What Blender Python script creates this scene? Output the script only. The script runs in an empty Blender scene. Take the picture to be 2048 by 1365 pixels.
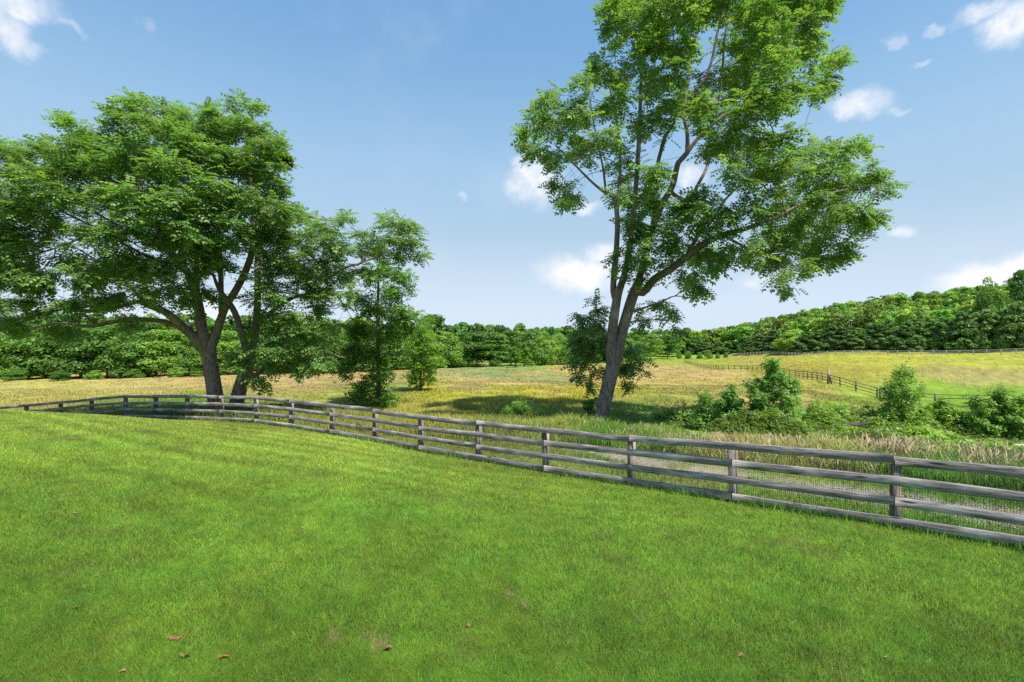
import bpy, math, random
import numpy as np
from mathutils import Vector
random.seed(7)
RNG = np.random.default_rng(11)
R = math.radians
sc = bpy.context.scene
COL = sc.collection
# ------------------------------------------------------------------ camera
F = 960.0            # focal length in photo pixels (2048 wide)
CZ = 3.0             # eye height: the photo was taken from a deck
cam = bpy.data.cameras.new('camera')
cam.sensor_width = 36.0
cam.lens = 36.0 * F / 2048.0
cam.clip_start = 0.05
cam.clip_end = 8000
camo = bpy.data.objects.new('camera', cam)
COL.objects.link(camo)
camo.location = (0, 0, CZ)
camo.rotation_euler = (R(90), 0, 0)
sc.camera = camo
# ------------------------------------------------------------------ light
SUN_EL, SUN_AZ = 60.0, 136.0         # azimuth clockwise from +Y (view direction): high on the right
sd = Vector((math.sin(R(SUN_AZ)) * math.cos(R(SUN_EL)), math.cos(R(SUN_AZ)) * math.cos(R(SUN_EL)), math.sin(R(SUN_EL))))
sun = bpy.data.lights.new('sun', 'SUN')
sun.energy = 4.0
sun.angle = R(1.2)
sun.color = (1.0, 0.955, 0.87)
suno = bpy.data.objects.new('sun', sun)
COL.objects.link(suno)
suno.rotation_euler = sd.to_track_quat('Z', 'Y').to_euler()
sc.view_settings.view_transform = 'Standard'
sc.view_settings.look = 'None'
sc.view_settings.gamma = 1
sc.view_settings.exposure = 0.9
sc.cycles.max_bounces = 5
sc.cycles.diffuse_bounces = 3
sc.cycles.glossy_bounces = 1
sc.cycles.transmission_bounces = 3
sc.cycles.transparent_max_bounces = 4
sc.cycles.use_denoising = False
sc.cycles.caustics_reflective = False
sc.cycles.caustics_refractive = False
sc.render.film_transparent = False


class NT:
    """tiny node-tree helper"""
    def __init__(self, tree):
        self.t = tree
        tree.nodes.clear()

    def n(self, kind, **kw):
        nd = self.t.nodes.new(kind)
        for k, v in kw.items():
            if k.startswith('i_'):
                key = k[2:]
                key = int(key) if key.isdigit() else key.replace('_', ' ')
                nd.inputs[key].default_value = v
            else:
                setattr(nd, k, v)
        return nd

    def l(self, a, b, ao=0, bi=0):
        self.t.links.new(a.outputs[ao], b.inputs[bi])

    def math(self, op, a, b=None, clamp=False):
        m = self.n('ShaderNodeMath', operation=op, use_clamp=clamp)
        for i, v in enumerate((a, b)):
            if v is None:
                continue
            if isinstance(v, (int, float)):
                m.inputs[i].default_value = v
            else:
                self.t.links.new(v, m.inputs[i])
        return m.outputs[0]

    def mix(self, f, a, b, mode='MIX'):
        m = self.n('ShaderNodeMix', data_type='RGBA', blend_type=mode)
        for i, v in ((0, f), (6, a), (7, b)):
            if isinstance(v, (int, float)):
                m.inputs[i].default_value = v
            elif isinstance(v, tuple):
                m.inputs[i].default_value = (*v[:3], 1)
            else:
                self.t.links.new(v, m.inputs[i])
        return m.outputs[2]

    def ramp(self, f, p0, p1, c0=(0, 0, 0), c1=(1, 1, 1)):
        r = self.n('ShaderNodeMapRange', interpolation_type='SMOOTHSTEP')
        r.inputs[1].default_value = p0
        r.inputs[2].default_value = p1
        self.t.links.new(f, r.inputs[0])
        return r.outputs[0]


# ------------------------------------------------------------------ sky
world = bpy.data.worlds.new('World')
sc.world = world
world.use_nodes = True
w = NT(world.node_tree)
sky = w.n('ShaderNodeTexSky', sky_type='NISHITA')
sky.sun_disc = False
sky.sun_elevation = R(SUN_EL)
sky.sun_rotation = R(SUN_AZ)
sky.air_density = 1.0
sky.dust_density = 0.6
sky.ozone_density = 2.0
tc = w.n('ShaderNodeTexCoord')
dirv = w.n('ShaderNodeVectorMath', operation='NORMALIZE')
w.l(tc, dirv)
nz = w.n('ShaderNodeTexNoise', noise_dimensions='3D', i_Scale=13.0, i_Detail=9.0, i_Roughness=0.6)
w.l(dirv, nz, 0, 0)
nzb = w.n('ShaderNodeTexNoise', noise_dimensions='3D', i_Scale=4.0, i_Detail=3.0)
w.l(dirv, nzb, 0, 0)
wv = w.n('ShaderNodeVectorMath', operation='SUBTRACT')
wv.inputs[1].default_value = (0.5, 0.5, 0.5)
w.l(nz, wv, 1, 0)
ws = w.n('ShaderNodeVectorMath', operation='SCALE')
ws.inputs['Scale'].default_value = 0.075
w.l(wv, ws)
wd = w.n('ShaderNodeVectorMath', operation='ADD')
w.l(dirv, wd, 0, 0)
w.l(ws, wd, 0, 1)
# clouds: (x, y, half width, half height, opacity); directions of real cloud banks round the sky
CLOUDS = [(20, 10, 90, 42, 1.0), (15, 65, 28, 60, .8), (48, 105, 30, 18, .55), (140, 58, 34, 11, .3), (288, 50, 16, 16, .25),
          (1068, 362, 62, 50, 1.0), (1040, 318, 26, 20, .5), (1175, 415, 36, 14, .55), (1165, 545, 92, 40, .95), (1205, 505, 50, 22, .7),
          (1385, 345, 32, 26, .8), (1715, 205, 66, 26, .75), (1790, 208, 30, 8, .4), (1802, 462, 34, 15, .55), (1505, 562, 38, 13, .5),
          (1960, 560, 95, 34, .95), (2060, 535, 70, 42, 1.0), (2030, 45, 48, 60, .9), (1985, 10, 60, 22, .7), (1792, 76, 26, 12, .4),
          (1840, 122, 26, 9, .35), (1880, 45, 36, 8, .3), (430, 625, 60, 45, .9), (540, 640, 70, 34, .6), (200, 640, 140, 26, .45),
          (930, 402, 14, 9, .3), (-160, 300, 120, 70, .8), (2300, 250, 110, 60, .8)]
acc = None
for (cx, cy, rx, ry, op) in CLOUDS:
    d = Vector(((cx - 1024) / F, 1.0, (682 - cy) / F)).normalized()
    k = d.y
    sub = w.n('ShaderNodeVectorMath', operation='SUBTRACT')
    sub.inputs[1].default_value = d
    w.l(wd, sub)
    mul = w.n('ShaderNodeVectorMath', operation='MULTIPLY')
    mul.inputs[1].default_value = (F / rx / k, F / (0.5 * (rx + ry)) / k, F / ry / k)
    w.l(sub, mul)
    ln = w.n('ShaderNodeVectorMath', operation='LENGTH')
    w.l(mul, ln)
    mr = w.n('ShaderNodeMapRange', interpolation_type='SMOOTHSTEP')
    mr.inputs[1].default_value = 1.2
    mr.inputs[2].default_value = 0.25
    mr.inputs[4].default_value = op
    w.l(ln, mr, 1, 0)
    acc = mr.outputs[0] if acc is None else w.math('MAXIMUM', acc, mr.outputs[0])
det = w.ramp(nz.outputs[0], 0.36, 0.6)
acc = w.math('MULTIPLY', acc, w.math('ADD', w.math('MULTIPLY', det, 0.6), 0.5), True)
# thin veil of summer haze in the air, thicker towards the horizon
sep = w.n('ShaderNodeSeparateXYZ')
w.l(dirv, sep)
veil = w.ramp(sep.outputs[2], 0.62, 0.12)
veil = w.math('MULTIPLY', w.math('POWER', veil, 1.5), 0.92)
skyc = w.mix(1.0, sky.outputs[0], (1.34, 1.67, 1.6), 'MULTIPLY')
evn = w.mix(w.ramp(sep.outputs[2], 0.58, 0.25), (1.35, 2.85, 4.95), (2.3, 3.85, 5.6))
skyc = w.mix(0.65, skyc, evn)
low = w.mix(w.ramp(sep.outputs[2], 0.26, 0.05), (3.15, 4.25, 5.3), (4.7, 5.5, 6.5))
hz = w.mix(veil, skyc, low)
wis = w.math('MULTIPLY', w.math('MULTIPLY', w.ramp(nzb.outputs[0], 0.52, 0.75), w.ramp(nz.outputs[0], .3, .7)), 0.10)
acc = w.math('MAXIMUM', acc, wis)
cl = w.mix(acc, hz, (7.3, 7.2, 7.4))
bg = w.n('ShaderNodeBackground', i_Strength=0.079)
w.t.links.new(cl, bg.inputs[0])
wo = w.n('ShaderNodeOutputWorld')
w.l(bg, wo)

# ------------------------------------------------------------------ helpers
def P(px, py, D):
    """world point that the photo shows at pixel (px, py), D metres ahead"""
    return np.array([(px - 1024) / F * D, D, CZ - (py - 682) / F * D])


def tag(o, label=None, cat=None, group=None, kind=None):
    if label: o['label'] = label
    if cat: o['category'] = cat
    if group: o['group'] = group
    if kind: o['kind'] = kind
    return o


def empty(name, loc, label, cat, group=None):
    o = bpy.data.objects.new(name, None)
    o.empty_display_size = 0.2
    o.location = loc
    COL.objects.link(o)
    tag(o, label, cat, group)
    return o


def mk_mesh(name, V, Fc, mats, col=None, uv=None, smooth=False, midx=None):
    """V (n,3); Fc: list of (m,k) arrays"""
    if isinstance(Fc, np.ndarray): Fc = [Fc]
    Fc = [f for f in Fc if len(f)]
    me = bpy.data.meshes.new(name)
    V = np.asarray(V, dtype=np.float32)
    me.vertices.add(len(V))
    me.vertices.foreach_set('co', V.ravel())
    loops = np.concatenate([f.ravel() for f in Fc]).astype(np.int32)
    sizes = np.concatenate([np.full(len(f), f.shape[1], dtype=np.int32) for f in Fc])
    starts = np.concatenate([[0], np.cumsum(sizes)[:-1]]).astype(np.int32)
    me.loops.add(len(loops))
    me.loops.foreach_set('vertex_index', loops)
    me.polygons.add(len(sizes))
    me.polygons.foreach_set('loop_start', starts)
    me.polygons.foreach_set('loop_total', sizes)
    if midx is not None:
        me.polygons.foreach_set('material_index', np.asarray(midx, dtype=np.int32))
    if smooth:
        me.polygons.foreach_set('use_smooth', np.ones(len(sizes), dtype=bool))
    if col is not None:
        a = me.color_attributes.new('Col', 'FLOAT_COLOR', 'POINT')
        c = np.ones((len(V), 4), dtype=np.float32)
        c[:, :col.shape[1]] = col
        a.data.foreach_set('color', c.ravel())
    if uv is not None:
        u = me.uv_layers.new(name='UVMap')
        u.data.foreach_set('uv', np.asarray(uv, dtype=np.float32)[loops].ravel())
    for m in (mats if isinstance(mats, (list, tuple)) else [mats]):
        me.materials.append(m)
    me.update(calc_edges=True)
    return me


def obj(name, me, parent=None, loc=None):
    o = bpy.data.objects.new(name, me)
    COL.objects.link(o)
    if parent is not None: o.parent = parent
    if loc is not None: o.location = loc
    return o


def s2l(c):
    c = np.asarray(c, dtype=float) / 255.0
    return np.where(c <= 0.04045, c / 12.92, ((c + 0.055) / 1.055) ** 2.4)


def vnoise(x, y, seed=0):
    """smooth value noise in numpy, 0..1"""
    x = np.asarray(x, float); y = np.asarray(y, float)
    xi = np.floor(x).astype(np.int64); yi = np.floor(y).astype(np.int64)
    fx = x - xi; fy = y - yi
    fx = fx * fx * (3 - 2 * fx); fy = fy * fy * (3 - 2 * fy)
    def h(a, b):
        n = (a * 374761393 + b * 668265263 + seed * 974634777) & 0x7fffffff
        n = ((n ^ (n >> 13)) * 1274126177) & 0x7fffffff
        return ((n ^ (n >> 16)) & 0xffff) / 65535.0
    return (h(xi, yi) * (1 - fx) + h(xi + 1, yi) * fx) * (1 - fy) + (h(xi, yi + 1) * (1 - fx) + h(xi + 1, yi + 1) * fx) * fy


# ------------------------------------------------------------------ the near fence line
POSTS = [(50, 26.88, 808.6), (119, 26.39, 803), (180, 25.65, 796.5), (248, 24.99, 790.4), (308, 24.06, 790), (372, 23.11, 790),
         (440, 22.13, 790.6), (510, 21.05, 792), (580, 19.82, 798), (661, 18.62, 807), (747, 17.29, 817), (839, 15.82, 829.5),
         (954, 14.42, 842), (1089, 12.92, 856), (1260, 11.45, 870.5), (1465, 9.6, 885), (1789, 8.02, 912)]
FP = [P(px, yt, D) for px, D, yt in POSTS]          # tops of the top board
FP = [np.array([-32.1, 27.6, FP[0][2] - .55]), np.array([-29.7, 27.3, FP[0][2] - .27])] + FP + [np.array([8.32, 6.5, -1.86 + CZ]), np.array([10.25, 5.0, -1.82 + CZ])]
FP = np.array(FP)
FH = 1.15                                            # top of top board to bottom of bottom board

# ------------------------------------------------------------------ terrain
CT = []
def ct(px, D, zc): CT.append((math.atan((px - 1024) / F), math.log(D), zc))
for px in (-600, 0, 500, 1024, 1500, 2048, 2600):
    ct(px, 1.6, -2.8); ct(px, 3.0, -2.8)
for px, D, z in [(0, 5, -2.72), (1024, 5, -2.8), (2048, 5, -2.95), (1500, 7, -2.98), (0, 17, -2.48), (0, 10, -2.48), (0, 22, -3.6), (-400, 10, -2.3),
                 (-400, 20, -3.1), (-400, 30, -5.2), (150, 18, -2.76), (150, 22, -3.45), (300, 19, -3.12), (300, 12, -2.75), (600, 12, -2.95), (800, 9, -2.85),
                 (1200, 8, -3.0), (1600, 12, -3.4), (1465, 14.5, -3.52), (1024, 18.2, -3.6), (1900, 13, -3.3), (1200, 22.5, -3.9), (1545, 20, -3.9),
                 (1950, 18, -3.85), (1740, 22, -4.0), (758, 31, -4.3), (842, 43.7, -4.6), (428, 24.3, -3.85), (470, 24.5, -3.85), (1100, 60, -5.0),
                 (1000, 80, -5.4), (1040, 109, -6.0), (950, 125, -6.95), (200, 85, -6.6), (0, 80, -6.6), (0, 45, -5.6), (200, 50, -5.5), (600, 60, -5.5),
                 (600, 90, -6.3), (700, 105, -6.7), (1300, 200, -8.2), (1240, 100, -6.5), (1550, 40, -5.2), (1400, 40, -5.0), (1300, 60, -5.4), (1500, 90, -6.4),
                 (1755, 58, -6.85), (1656, 67, -5.8), (1589, 85, -6.4), (1431, 128, -7.7), (1369, 190, -8.7), (1100, 180, -8.0), (1847, 57.6, -7.5), (2035, 52, -7.1),
                 (2300, 50, -7), (1700, 34, -5.0), (1900, 75, -6.6), (1900, 100, -4.6), (1700, 110, -5.0), (2048, 115, -3.1), (1800, 137, -3.95),
                 (1600, 165, -5.3), (1465, 225, -6.9), (2300, 105, -1.5), (1500, 120, -6.9), (2048, 230, 16), (2048, 150, 0), (1800, 240, 11), (1650, 250, 5.5), (1720, 245, 8), (1500, 290, -1),
                 (1400, 320, -6), (2048, 330, 12), (2400, 230, 24), (1650, 400, 0), (300, 150, -5), (0, 130, -6), (300, 260, -3), (950, 200, -7.4), (950, 320, -5),
                 (-400, 60, -6), (-400, 130, -5), (-400, 300, 0), (1200, 320, -6.5)]:
    ct(px, D, z)
for px in (-600, 200, 1024, 1800, 2600):
    for D, z in ((700, -4), (1600, -6), (4000, -8)): ct(px, D, z)
for i, p in enumerate(FP[2:-1]):
    CT.append((math.atan2(p[0], p[1]), math.log(p[1]), p[2] - CZ - FH - 0.05))
CT = np.array(CT)
VS = 0.62
def tps_k(d2):
    return np.where(d2 > 1e-12, 0.5 * d2 * np.log(d2 + 1e-12), 0.0)
_u, _v = CT[:, 0] * 1.15, CT[:, 1] * VS
_d2 = (_u[:, None] - _u[None]) ** 2 + (_v[:, None] - _v[None]) ** 2
_n = len(CT)
_A = np.zeros((_n + 3, _n + 3))
_A[:_n, :_n] = tps_k(_d2) + np.eye(_n) * 2e-4
_A[:_n, _n:] = np.c_[np.ones(_n), _u, _v]
_A[_n:, :_n] = _A[:_n, _n:].T
_w = np.linalg.solve(_A, np.r_[CT[:, 2], 0, 0, 0])


def ground(X, Y):
    X = np.atleast_1d(np.asarray(X, float)); Y = np.atleast_1d(np.asarray(Y, float))
    out = np.empty(X.shape)
    th = np.arctan2(X, Y)
    thc = np.clip(th, -1.02, 1.02)
    r = np.hypot(X, Y)
    D = np.clip(r * np.cos(thc), 1.6, 4000)
    # behind the viewer fade to level lawn
    u = thc * 1.15; v = np.log(D) * VS
    for s in range(0, len(u), 20000):
        e = slice(s, s + 20000)
        d2 = (u[e][:, None] - _u[None]) ** 2 + (v[e][:, None] - _v[None]) ** 2
        out[e] = tps_k(d2) @ _w[:_n] + _w[_n] + _w[_n + 1] * u[e] + _w[_n + 2] * v[e]
    back = np.clip((np.abs(th) - 1.1) / 0.8, 0, 1)
    out = out * (1 - back) + (-2.8) * back
    return out + CZ


def gz(x, y): return float(ground([x], [y])[0])


def gpt(px, D):
    x = (px - 1024) / F * D
    return np.array([x, D, gz(x, D)])


# signed side of the fence: inside the lawn?
FX, FY = FP[:, 0], FP[:, 1]
def lawn_side(X, Y):
    """>0 : metres beyond the fence (approx.), <0 inside the lawn"""
    yy = np.interp(X, FX, FY, left=FY[0] + 0.0, right=FY[-1])
    sl = np.interp(X, FX, np.gradient(FY, FX))
    d = (Y - yy) / np.sqrt(1 + sl ** 2)
    return np.where(X > FX[-1], np.minimum(d, 99) + (X - FX[-1]) * .78, d)


# tall grass starts this far beyond the fence
def tall_edge(X):
    return np.interp(X, [-30, -12, -5, 0, 3, 8, 14], [0.5, 0.7, 1.4, 2.9, 3.9, 4.3, 4.6])


# colours of the grass cover: (px, py, colour as it stands in sunshine)
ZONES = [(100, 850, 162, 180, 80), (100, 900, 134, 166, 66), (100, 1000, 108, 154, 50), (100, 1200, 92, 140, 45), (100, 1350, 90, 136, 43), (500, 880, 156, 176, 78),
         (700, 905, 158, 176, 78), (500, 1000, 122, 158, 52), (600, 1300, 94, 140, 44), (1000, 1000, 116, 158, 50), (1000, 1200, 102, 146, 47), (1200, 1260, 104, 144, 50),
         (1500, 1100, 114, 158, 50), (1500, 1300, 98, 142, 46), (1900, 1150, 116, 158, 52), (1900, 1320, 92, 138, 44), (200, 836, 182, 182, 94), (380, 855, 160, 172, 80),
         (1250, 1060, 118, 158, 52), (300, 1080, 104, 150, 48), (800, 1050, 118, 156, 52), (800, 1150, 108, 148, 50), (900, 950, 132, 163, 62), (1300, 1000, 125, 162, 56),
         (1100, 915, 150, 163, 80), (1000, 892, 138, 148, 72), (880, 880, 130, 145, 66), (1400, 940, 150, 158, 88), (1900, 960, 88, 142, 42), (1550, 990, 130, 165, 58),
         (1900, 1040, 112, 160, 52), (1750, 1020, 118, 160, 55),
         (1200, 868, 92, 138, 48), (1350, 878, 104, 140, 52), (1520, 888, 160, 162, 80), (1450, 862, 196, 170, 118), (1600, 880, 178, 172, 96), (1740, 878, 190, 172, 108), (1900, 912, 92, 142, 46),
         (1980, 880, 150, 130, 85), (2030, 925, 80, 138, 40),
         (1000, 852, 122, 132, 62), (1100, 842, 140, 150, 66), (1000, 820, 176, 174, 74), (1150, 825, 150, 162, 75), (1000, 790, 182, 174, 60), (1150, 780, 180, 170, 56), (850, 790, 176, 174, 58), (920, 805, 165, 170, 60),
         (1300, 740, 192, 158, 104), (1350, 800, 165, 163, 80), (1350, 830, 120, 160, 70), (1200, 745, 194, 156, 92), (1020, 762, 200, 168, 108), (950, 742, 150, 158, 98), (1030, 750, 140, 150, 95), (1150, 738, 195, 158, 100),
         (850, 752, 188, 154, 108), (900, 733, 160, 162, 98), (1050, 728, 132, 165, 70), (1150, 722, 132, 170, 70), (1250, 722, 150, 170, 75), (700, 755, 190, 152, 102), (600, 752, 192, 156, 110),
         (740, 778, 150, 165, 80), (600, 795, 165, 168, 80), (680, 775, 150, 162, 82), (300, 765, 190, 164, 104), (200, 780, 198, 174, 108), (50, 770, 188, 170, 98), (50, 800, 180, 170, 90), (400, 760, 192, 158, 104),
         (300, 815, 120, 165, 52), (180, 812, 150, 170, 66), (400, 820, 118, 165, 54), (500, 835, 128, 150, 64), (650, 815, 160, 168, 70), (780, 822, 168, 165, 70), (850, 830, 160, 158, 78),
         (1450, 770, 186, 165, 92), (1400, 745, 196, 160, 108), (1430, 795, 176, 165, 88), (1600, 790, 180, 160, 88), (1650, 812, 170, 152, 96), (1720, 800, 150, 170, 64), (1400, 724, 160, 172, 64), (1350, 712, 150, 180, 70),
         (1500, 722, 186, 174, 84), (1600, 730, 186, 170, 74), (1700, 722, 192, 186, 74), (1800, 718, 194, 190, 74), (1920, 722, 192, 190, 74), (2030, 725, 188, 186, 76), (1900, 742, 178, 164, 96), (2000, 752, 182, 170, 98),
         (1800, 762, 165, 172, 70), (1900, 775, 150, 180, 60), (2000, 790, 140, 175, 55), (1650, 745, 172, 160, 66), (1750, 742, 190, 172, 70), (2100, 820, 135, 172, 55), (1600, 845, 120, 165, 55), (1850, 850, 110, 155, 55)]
ZN = np.array(ZONES, float)
_t = (ZN[:, 1] < 805) & (ZN[:, 2] - ZN[:, 3] > 16)
ZN[_t, 3] += 8
_t = (ZN[:, 1] < 795) & (ZN[:, 0] > 1480)
ZN[_t, 2] -= 3
ZN[_t, 2:5] *= .95
ZL = s2l(ZN[:, 2:5])
KALB = 0.64


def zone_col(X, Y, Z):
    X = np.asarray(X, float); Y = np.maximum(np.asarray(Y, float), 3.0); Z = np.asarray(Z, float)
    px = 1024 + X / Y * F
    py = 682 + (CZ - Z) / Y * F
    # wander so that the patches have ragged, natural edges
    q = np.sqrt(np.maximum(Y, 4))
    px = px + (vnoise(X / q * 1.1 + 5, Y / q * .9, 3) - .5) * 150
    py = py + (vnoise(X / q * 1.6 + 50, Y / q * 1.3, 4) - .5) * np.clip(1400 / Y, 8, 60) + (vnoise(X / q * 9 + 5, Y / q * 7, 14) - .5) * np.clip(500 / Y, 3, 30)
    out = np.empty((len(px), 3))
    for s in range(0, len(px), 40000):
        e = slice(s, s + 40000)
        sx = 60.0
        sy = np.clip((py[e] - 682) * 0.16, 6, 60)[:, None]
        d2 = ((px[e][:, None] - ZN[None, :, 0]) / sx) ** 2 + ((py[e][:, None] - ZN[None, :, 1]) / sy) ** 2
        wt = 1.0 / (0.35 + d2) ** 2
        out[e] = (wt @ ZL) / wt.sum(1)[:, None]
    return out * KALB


def gravel_mask(X, Y):
    """thin worn gravel on the mown strip behind the fence"""
    d = lawn_side(X, Y)
    c = np.interp(X, [1.5, 4, 7, 9, 12], [3.1, 2.8, 2.3, 1.9, 1.4])
    wd = np.interp(X, [1.5, 4, 7, 10, 14], [0.1, .8, .95, .8, .6])
    m = np.clip(1.25 - np.abs(d - c) / wd, 0, 1) * (d > 0.3) * (X > 1.5)
    return m * np.clip((vnoise(X * 1.3, Y * 1.7, 9) * 1.4 + vnoise(X * 5, Y * 5, 10) * .8 - .45) * 1.8, 0, 1)


WORN = []
for px_, py_, r_ in [(1047, 1220, .05), (1020, 1198, .05), (765, 1307, .07), (735, 1300, .07), (668, 1298, .06), (750, 1322, .04), (1280, 1245, .05), (240, 1290, .04), (560, 1160, .05)]:
    D_ = 2.85 * F / (py_ - 682)
    WORN.append(((px_ - 1024) / F * D_, D_, r_))


def base_col(X, Y, Z):
    c = zone_col(X, Y, Z)
    side = lawn_side(X, Y)
    lawn = side < 0
    # mowing stripes and blotches of the lawn
    t = (X * 0.40 + Y * 0.92)
    st = np.sin(t * 2 * math.pi / 1.05 + vnoise(X * .25, Y * .25, 8) * 2.2)
    far = np.clip((Y - 5) / 6, 0.15, 1)
    st2 = vnoise(t * 2.2, (X * .92 - Y * .4) * .18, 12) - .5
    leftw = np.clip(.55 - X / 14, .25, 1)
    f = 1 + lawn * far * leftw * (0.15 * st + 0.4 * st2) + (vnoise(X * 7, Y * 7, 21) - .5) * .34 + (vnoise(X * 17, Y * 17, 22) - .5) * .3
    g = c[:, 1] * 1.22
    wob = (vnoise(X * 1.3, Y * 1.3, 41) - .5) * .10 + (vnoise(X * 6, Y * 6, 42) - .5) * .12
    rt = np.interp(Y, [4, 7, 10, 14, 20], [.51, .54, .60, .70, .80]) + wob
    bt = np.interp(Y, [4, 10, 20], [.085, .10, .15])
    c = np.where(lawn[:, None], np.stack([g * rt, g, g * bt], 1), c)
    f = f + (vnoise(X * .9, Y * .9, 1) - .5) * .12 + (vnoise(X * 2.7, Y * 2.7, 2) - .5) * .2
    dry = np.clip(vnoise(X * .7 + 9, Y * .7, 5) * vnoise(X * 2.1, Y * 2.1 + 3, 6) * 3.2 - 1.3, 0, 1) * lawn
    c = c * f[:, None]
    c = c * (1 - dry[:, None] * .35) + np.array([.15, .135, .045]) * dry[:, None] * .35
    lush = np.clip(vnoise(X * .5 + 20, Y * .5 + 7, 15) * 2.2 - 1.1, 0, 1) * lawn
    c = c * (1 + lush[:, None] * np.array([-.05, .0, -.03]))
    for wx_, wy_, wr_ in WORN:
        q_ = np.clip(1.5 - np.hypot(X - wx_, (Y - wy_) * .9) / wr_, 0, 1) * np.clip(vnoise(X * 25, Y * 25, 33) * 2.2 - .3, 0, 1)
        c = c * (1 - q_[:, None] * .65) + np.array([.32, .24, .12]) * q_[:, None] * .65
    g = gravel_mask(X, Y)
    c = c * (1 - g[:, None] * .9) + np.array([.33, .285, .22]) * g[:, None] * .9
    return np.clip(c, 0.004, .8)


# ------------------------------------------------------------------ materials
def new_mat(name):
    m = bpy.data.materials.new(name)
    m.use_nodes = True
    return m, NT(m.node_tree)


def ground_mat(name, scale, soil):
    m, t = new_mat(name)
    at = t.n('ShaderNodeAttribute', attribute_name='Col')
    tcn = t.n('ShaderNodeTexCoord')
    n1 = t.n('ShaderNodeTexNoise', i_Scale=scale, i_Detail=6.0, i_Roughness=0.7)
    n2 = t.n('ShaderNodeTexNoise', i_Scale=scale * 0.13, i_Detail=5.0, i_Roughness=0.6)
    mp = t.n('ShaderNodeMapping')
    mp.inputs['Scale'].default_value = (0.35, 1, 1)
    t.l(tcn, mp, 3, 0)
    t.l(tcn, n1, 3, 0)
    t.l(mp, n2)
    a = t.math('ADD', t.math('MULTIPLY', n1.outputs[0], soil), 1.0 - soil * .5)
    b = t.math('ADD', t.math('MULTIPLY', n2.outputs[0], 0.55), 0.72)
    f = t.math('MULTIPLY', a, b)
    c = t.n('ShaderNodeVectorMath', operation='SCALE')
    t.l(at, c)
    t.t.links.new(f, c.inputs['Scale'])
    bs = t.n('ShaderNodeBsdfPrincipled', i_Roughness=0.95)
    bs.inputs['Specular IOR Level'].default_value = 0.1
    t.l(c, bs)
    bp = t.n('ShaderNodeBump', i_Strength=0.7, i_Distance=0.12)
    t.l(n1, bp, 0, 'Height') if False else t.t.links.new(n1.outputs[0], bp.inputs['Height'])
    t.l(bp, bs, 0, 'Normal')
    o = t.n('ShaderNodeOutputMaterial')
    t.l(bs, o)
    return m


def leaf_mat(name, base, trans=0.38, gloss=0.35, attr=True):
    """base colour; mesh attribute Col (per leaf), and object colour multiply it"""
    m, t = new_mat(name)
    c = t.n('ShaderNodeRGB').outputs[0]
    c.default_value = (*base, 1)
    if attr:
        at = t.n('ShaderNodeAttribute', attribute_name='Col')
        c = t.mix(1.0, c, at.outputs[0], 'MULTIPLY')
    oi = t.n('ShaderNodeObjectInfo')
    c = t.mix(1.0, c, oi.outputs['Color'], 'MULTIPLY')
    bs = t.n('ShaderNodeBsdfPrincipled', i_Roughness=0.5)
    bs.inputs['Specular IOR Level'].default_value = gloss
    t.t.links.new(c, bs.inputs[0])
    tr = t.n('ShaderNodeBsdfTranslucent')
    c2 = t.mix(1.0, c, (1.2, 1.25, 0.6), 'MULTIPLY')
    t.t.links.new(c2, tr.inputs[0])
    mx = t.n('ShaderNodeMixShader')
    mx.inputs[0].default_value = trans
    t.l(bs, mx, 0, 1)
    t.l(tr, mx, 0, 2)
    o = t.n('ShaderNodeOutputMaterial')
    t.l(mx, o)
    return m


def blade_mat(name, trans=.3):
    m, t = new_mat(name)
    at = t.n('ShaderNodeAttribute', attribute_name='Col')
    d = t.n('ShaderNodeBsdfPrincipled', i_Roughness=0.6)
    d.inputs['Specular IOR Level'].default_value = 0.2
    t.l(at, d)
    tr = t.n('ShaderNodeBsdfTranslucent')
    t.l(at, tr)
    # flat blades: shading normals bent towards upright to brighten the grass artificially
    ge = t.n('ShaderNodeNewGeometry')
    a1 = t.n('ShaderNodeVectorMath', operation='SCALE')
    a1.inputs['Scale'].default_value = 0.45
    t.l(ge, a1, 1, 0)
    a2 = t.n('ShaderNodeVectorMath', operation='ADD')
    a2.inputs[1].default_value = (0, 0, 0.8)
    t.l(a1, a2)
    a3 = t.n('ShaderNodeVectorMath', operation='NORMALIZE')
    t.l(a2, a3)
    t.l(a3, d, 0, 'Normal')
    mx = t.n('ShaderNodeMixShader')
    mx.inputs[0].default_value = trans
    t.l(d, mx, 0, 1)
    t.l(tr, mx, 0, 2)
    o = t.n('ShaderNodeOutputMaterial')
    t.l(mx, o)
    return m


def bark_mat(name, c0, c1, scale=6):
    m, t = new_mat(name)
    tcn = t.n('ShaderNodeTexCoord')
    mp = t.n('ShaderNodeMapping')
    mp.inputs['Scale'].default_value = (1, 1, 0.16)
    t.l(tcn, mp, 3, 0)
    n1 = t.n('ShaderNodeTexNoise', i_Scale=scale * 3.2, i_Detail=6.0, i_Roughness=0.75)
    t.l(mp, n1)
    n2 = t.n('ShaderNodeTexNoise', i_Scale=1.1, i_Detail=4.0)
    t.l(tcn, n2, 3, 0)
    c = t.mix(t.ramp(n1.outputs[0], .32, .68), c0, c1)
    c = t.mix(t.math('MULTIPLY', t.ramp(n2.outputs[0], .5, .75), .5), c, tuple(x * 1.5 for x in c1))
    bs = t.n('ShaderNodeBsdfPrincipled', i_Roughness=0.95)
    bs.inputs['Specular IOR Level'].default_value = 0.1
    t.t.links.new(c, bs.inputs[0])
    bp = t.n('ShaderNodeBump', i_Strength=1.0, i_Distance=0.06)
    t.t.links.new(n1.outputs[0], bp.inputs['Height'])
    t.l(bp, bs, 0, 'Normal')
    o = t.n('ShaderNodeOutputMaterial')
    t.l(bs, o)
    return m


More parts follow.
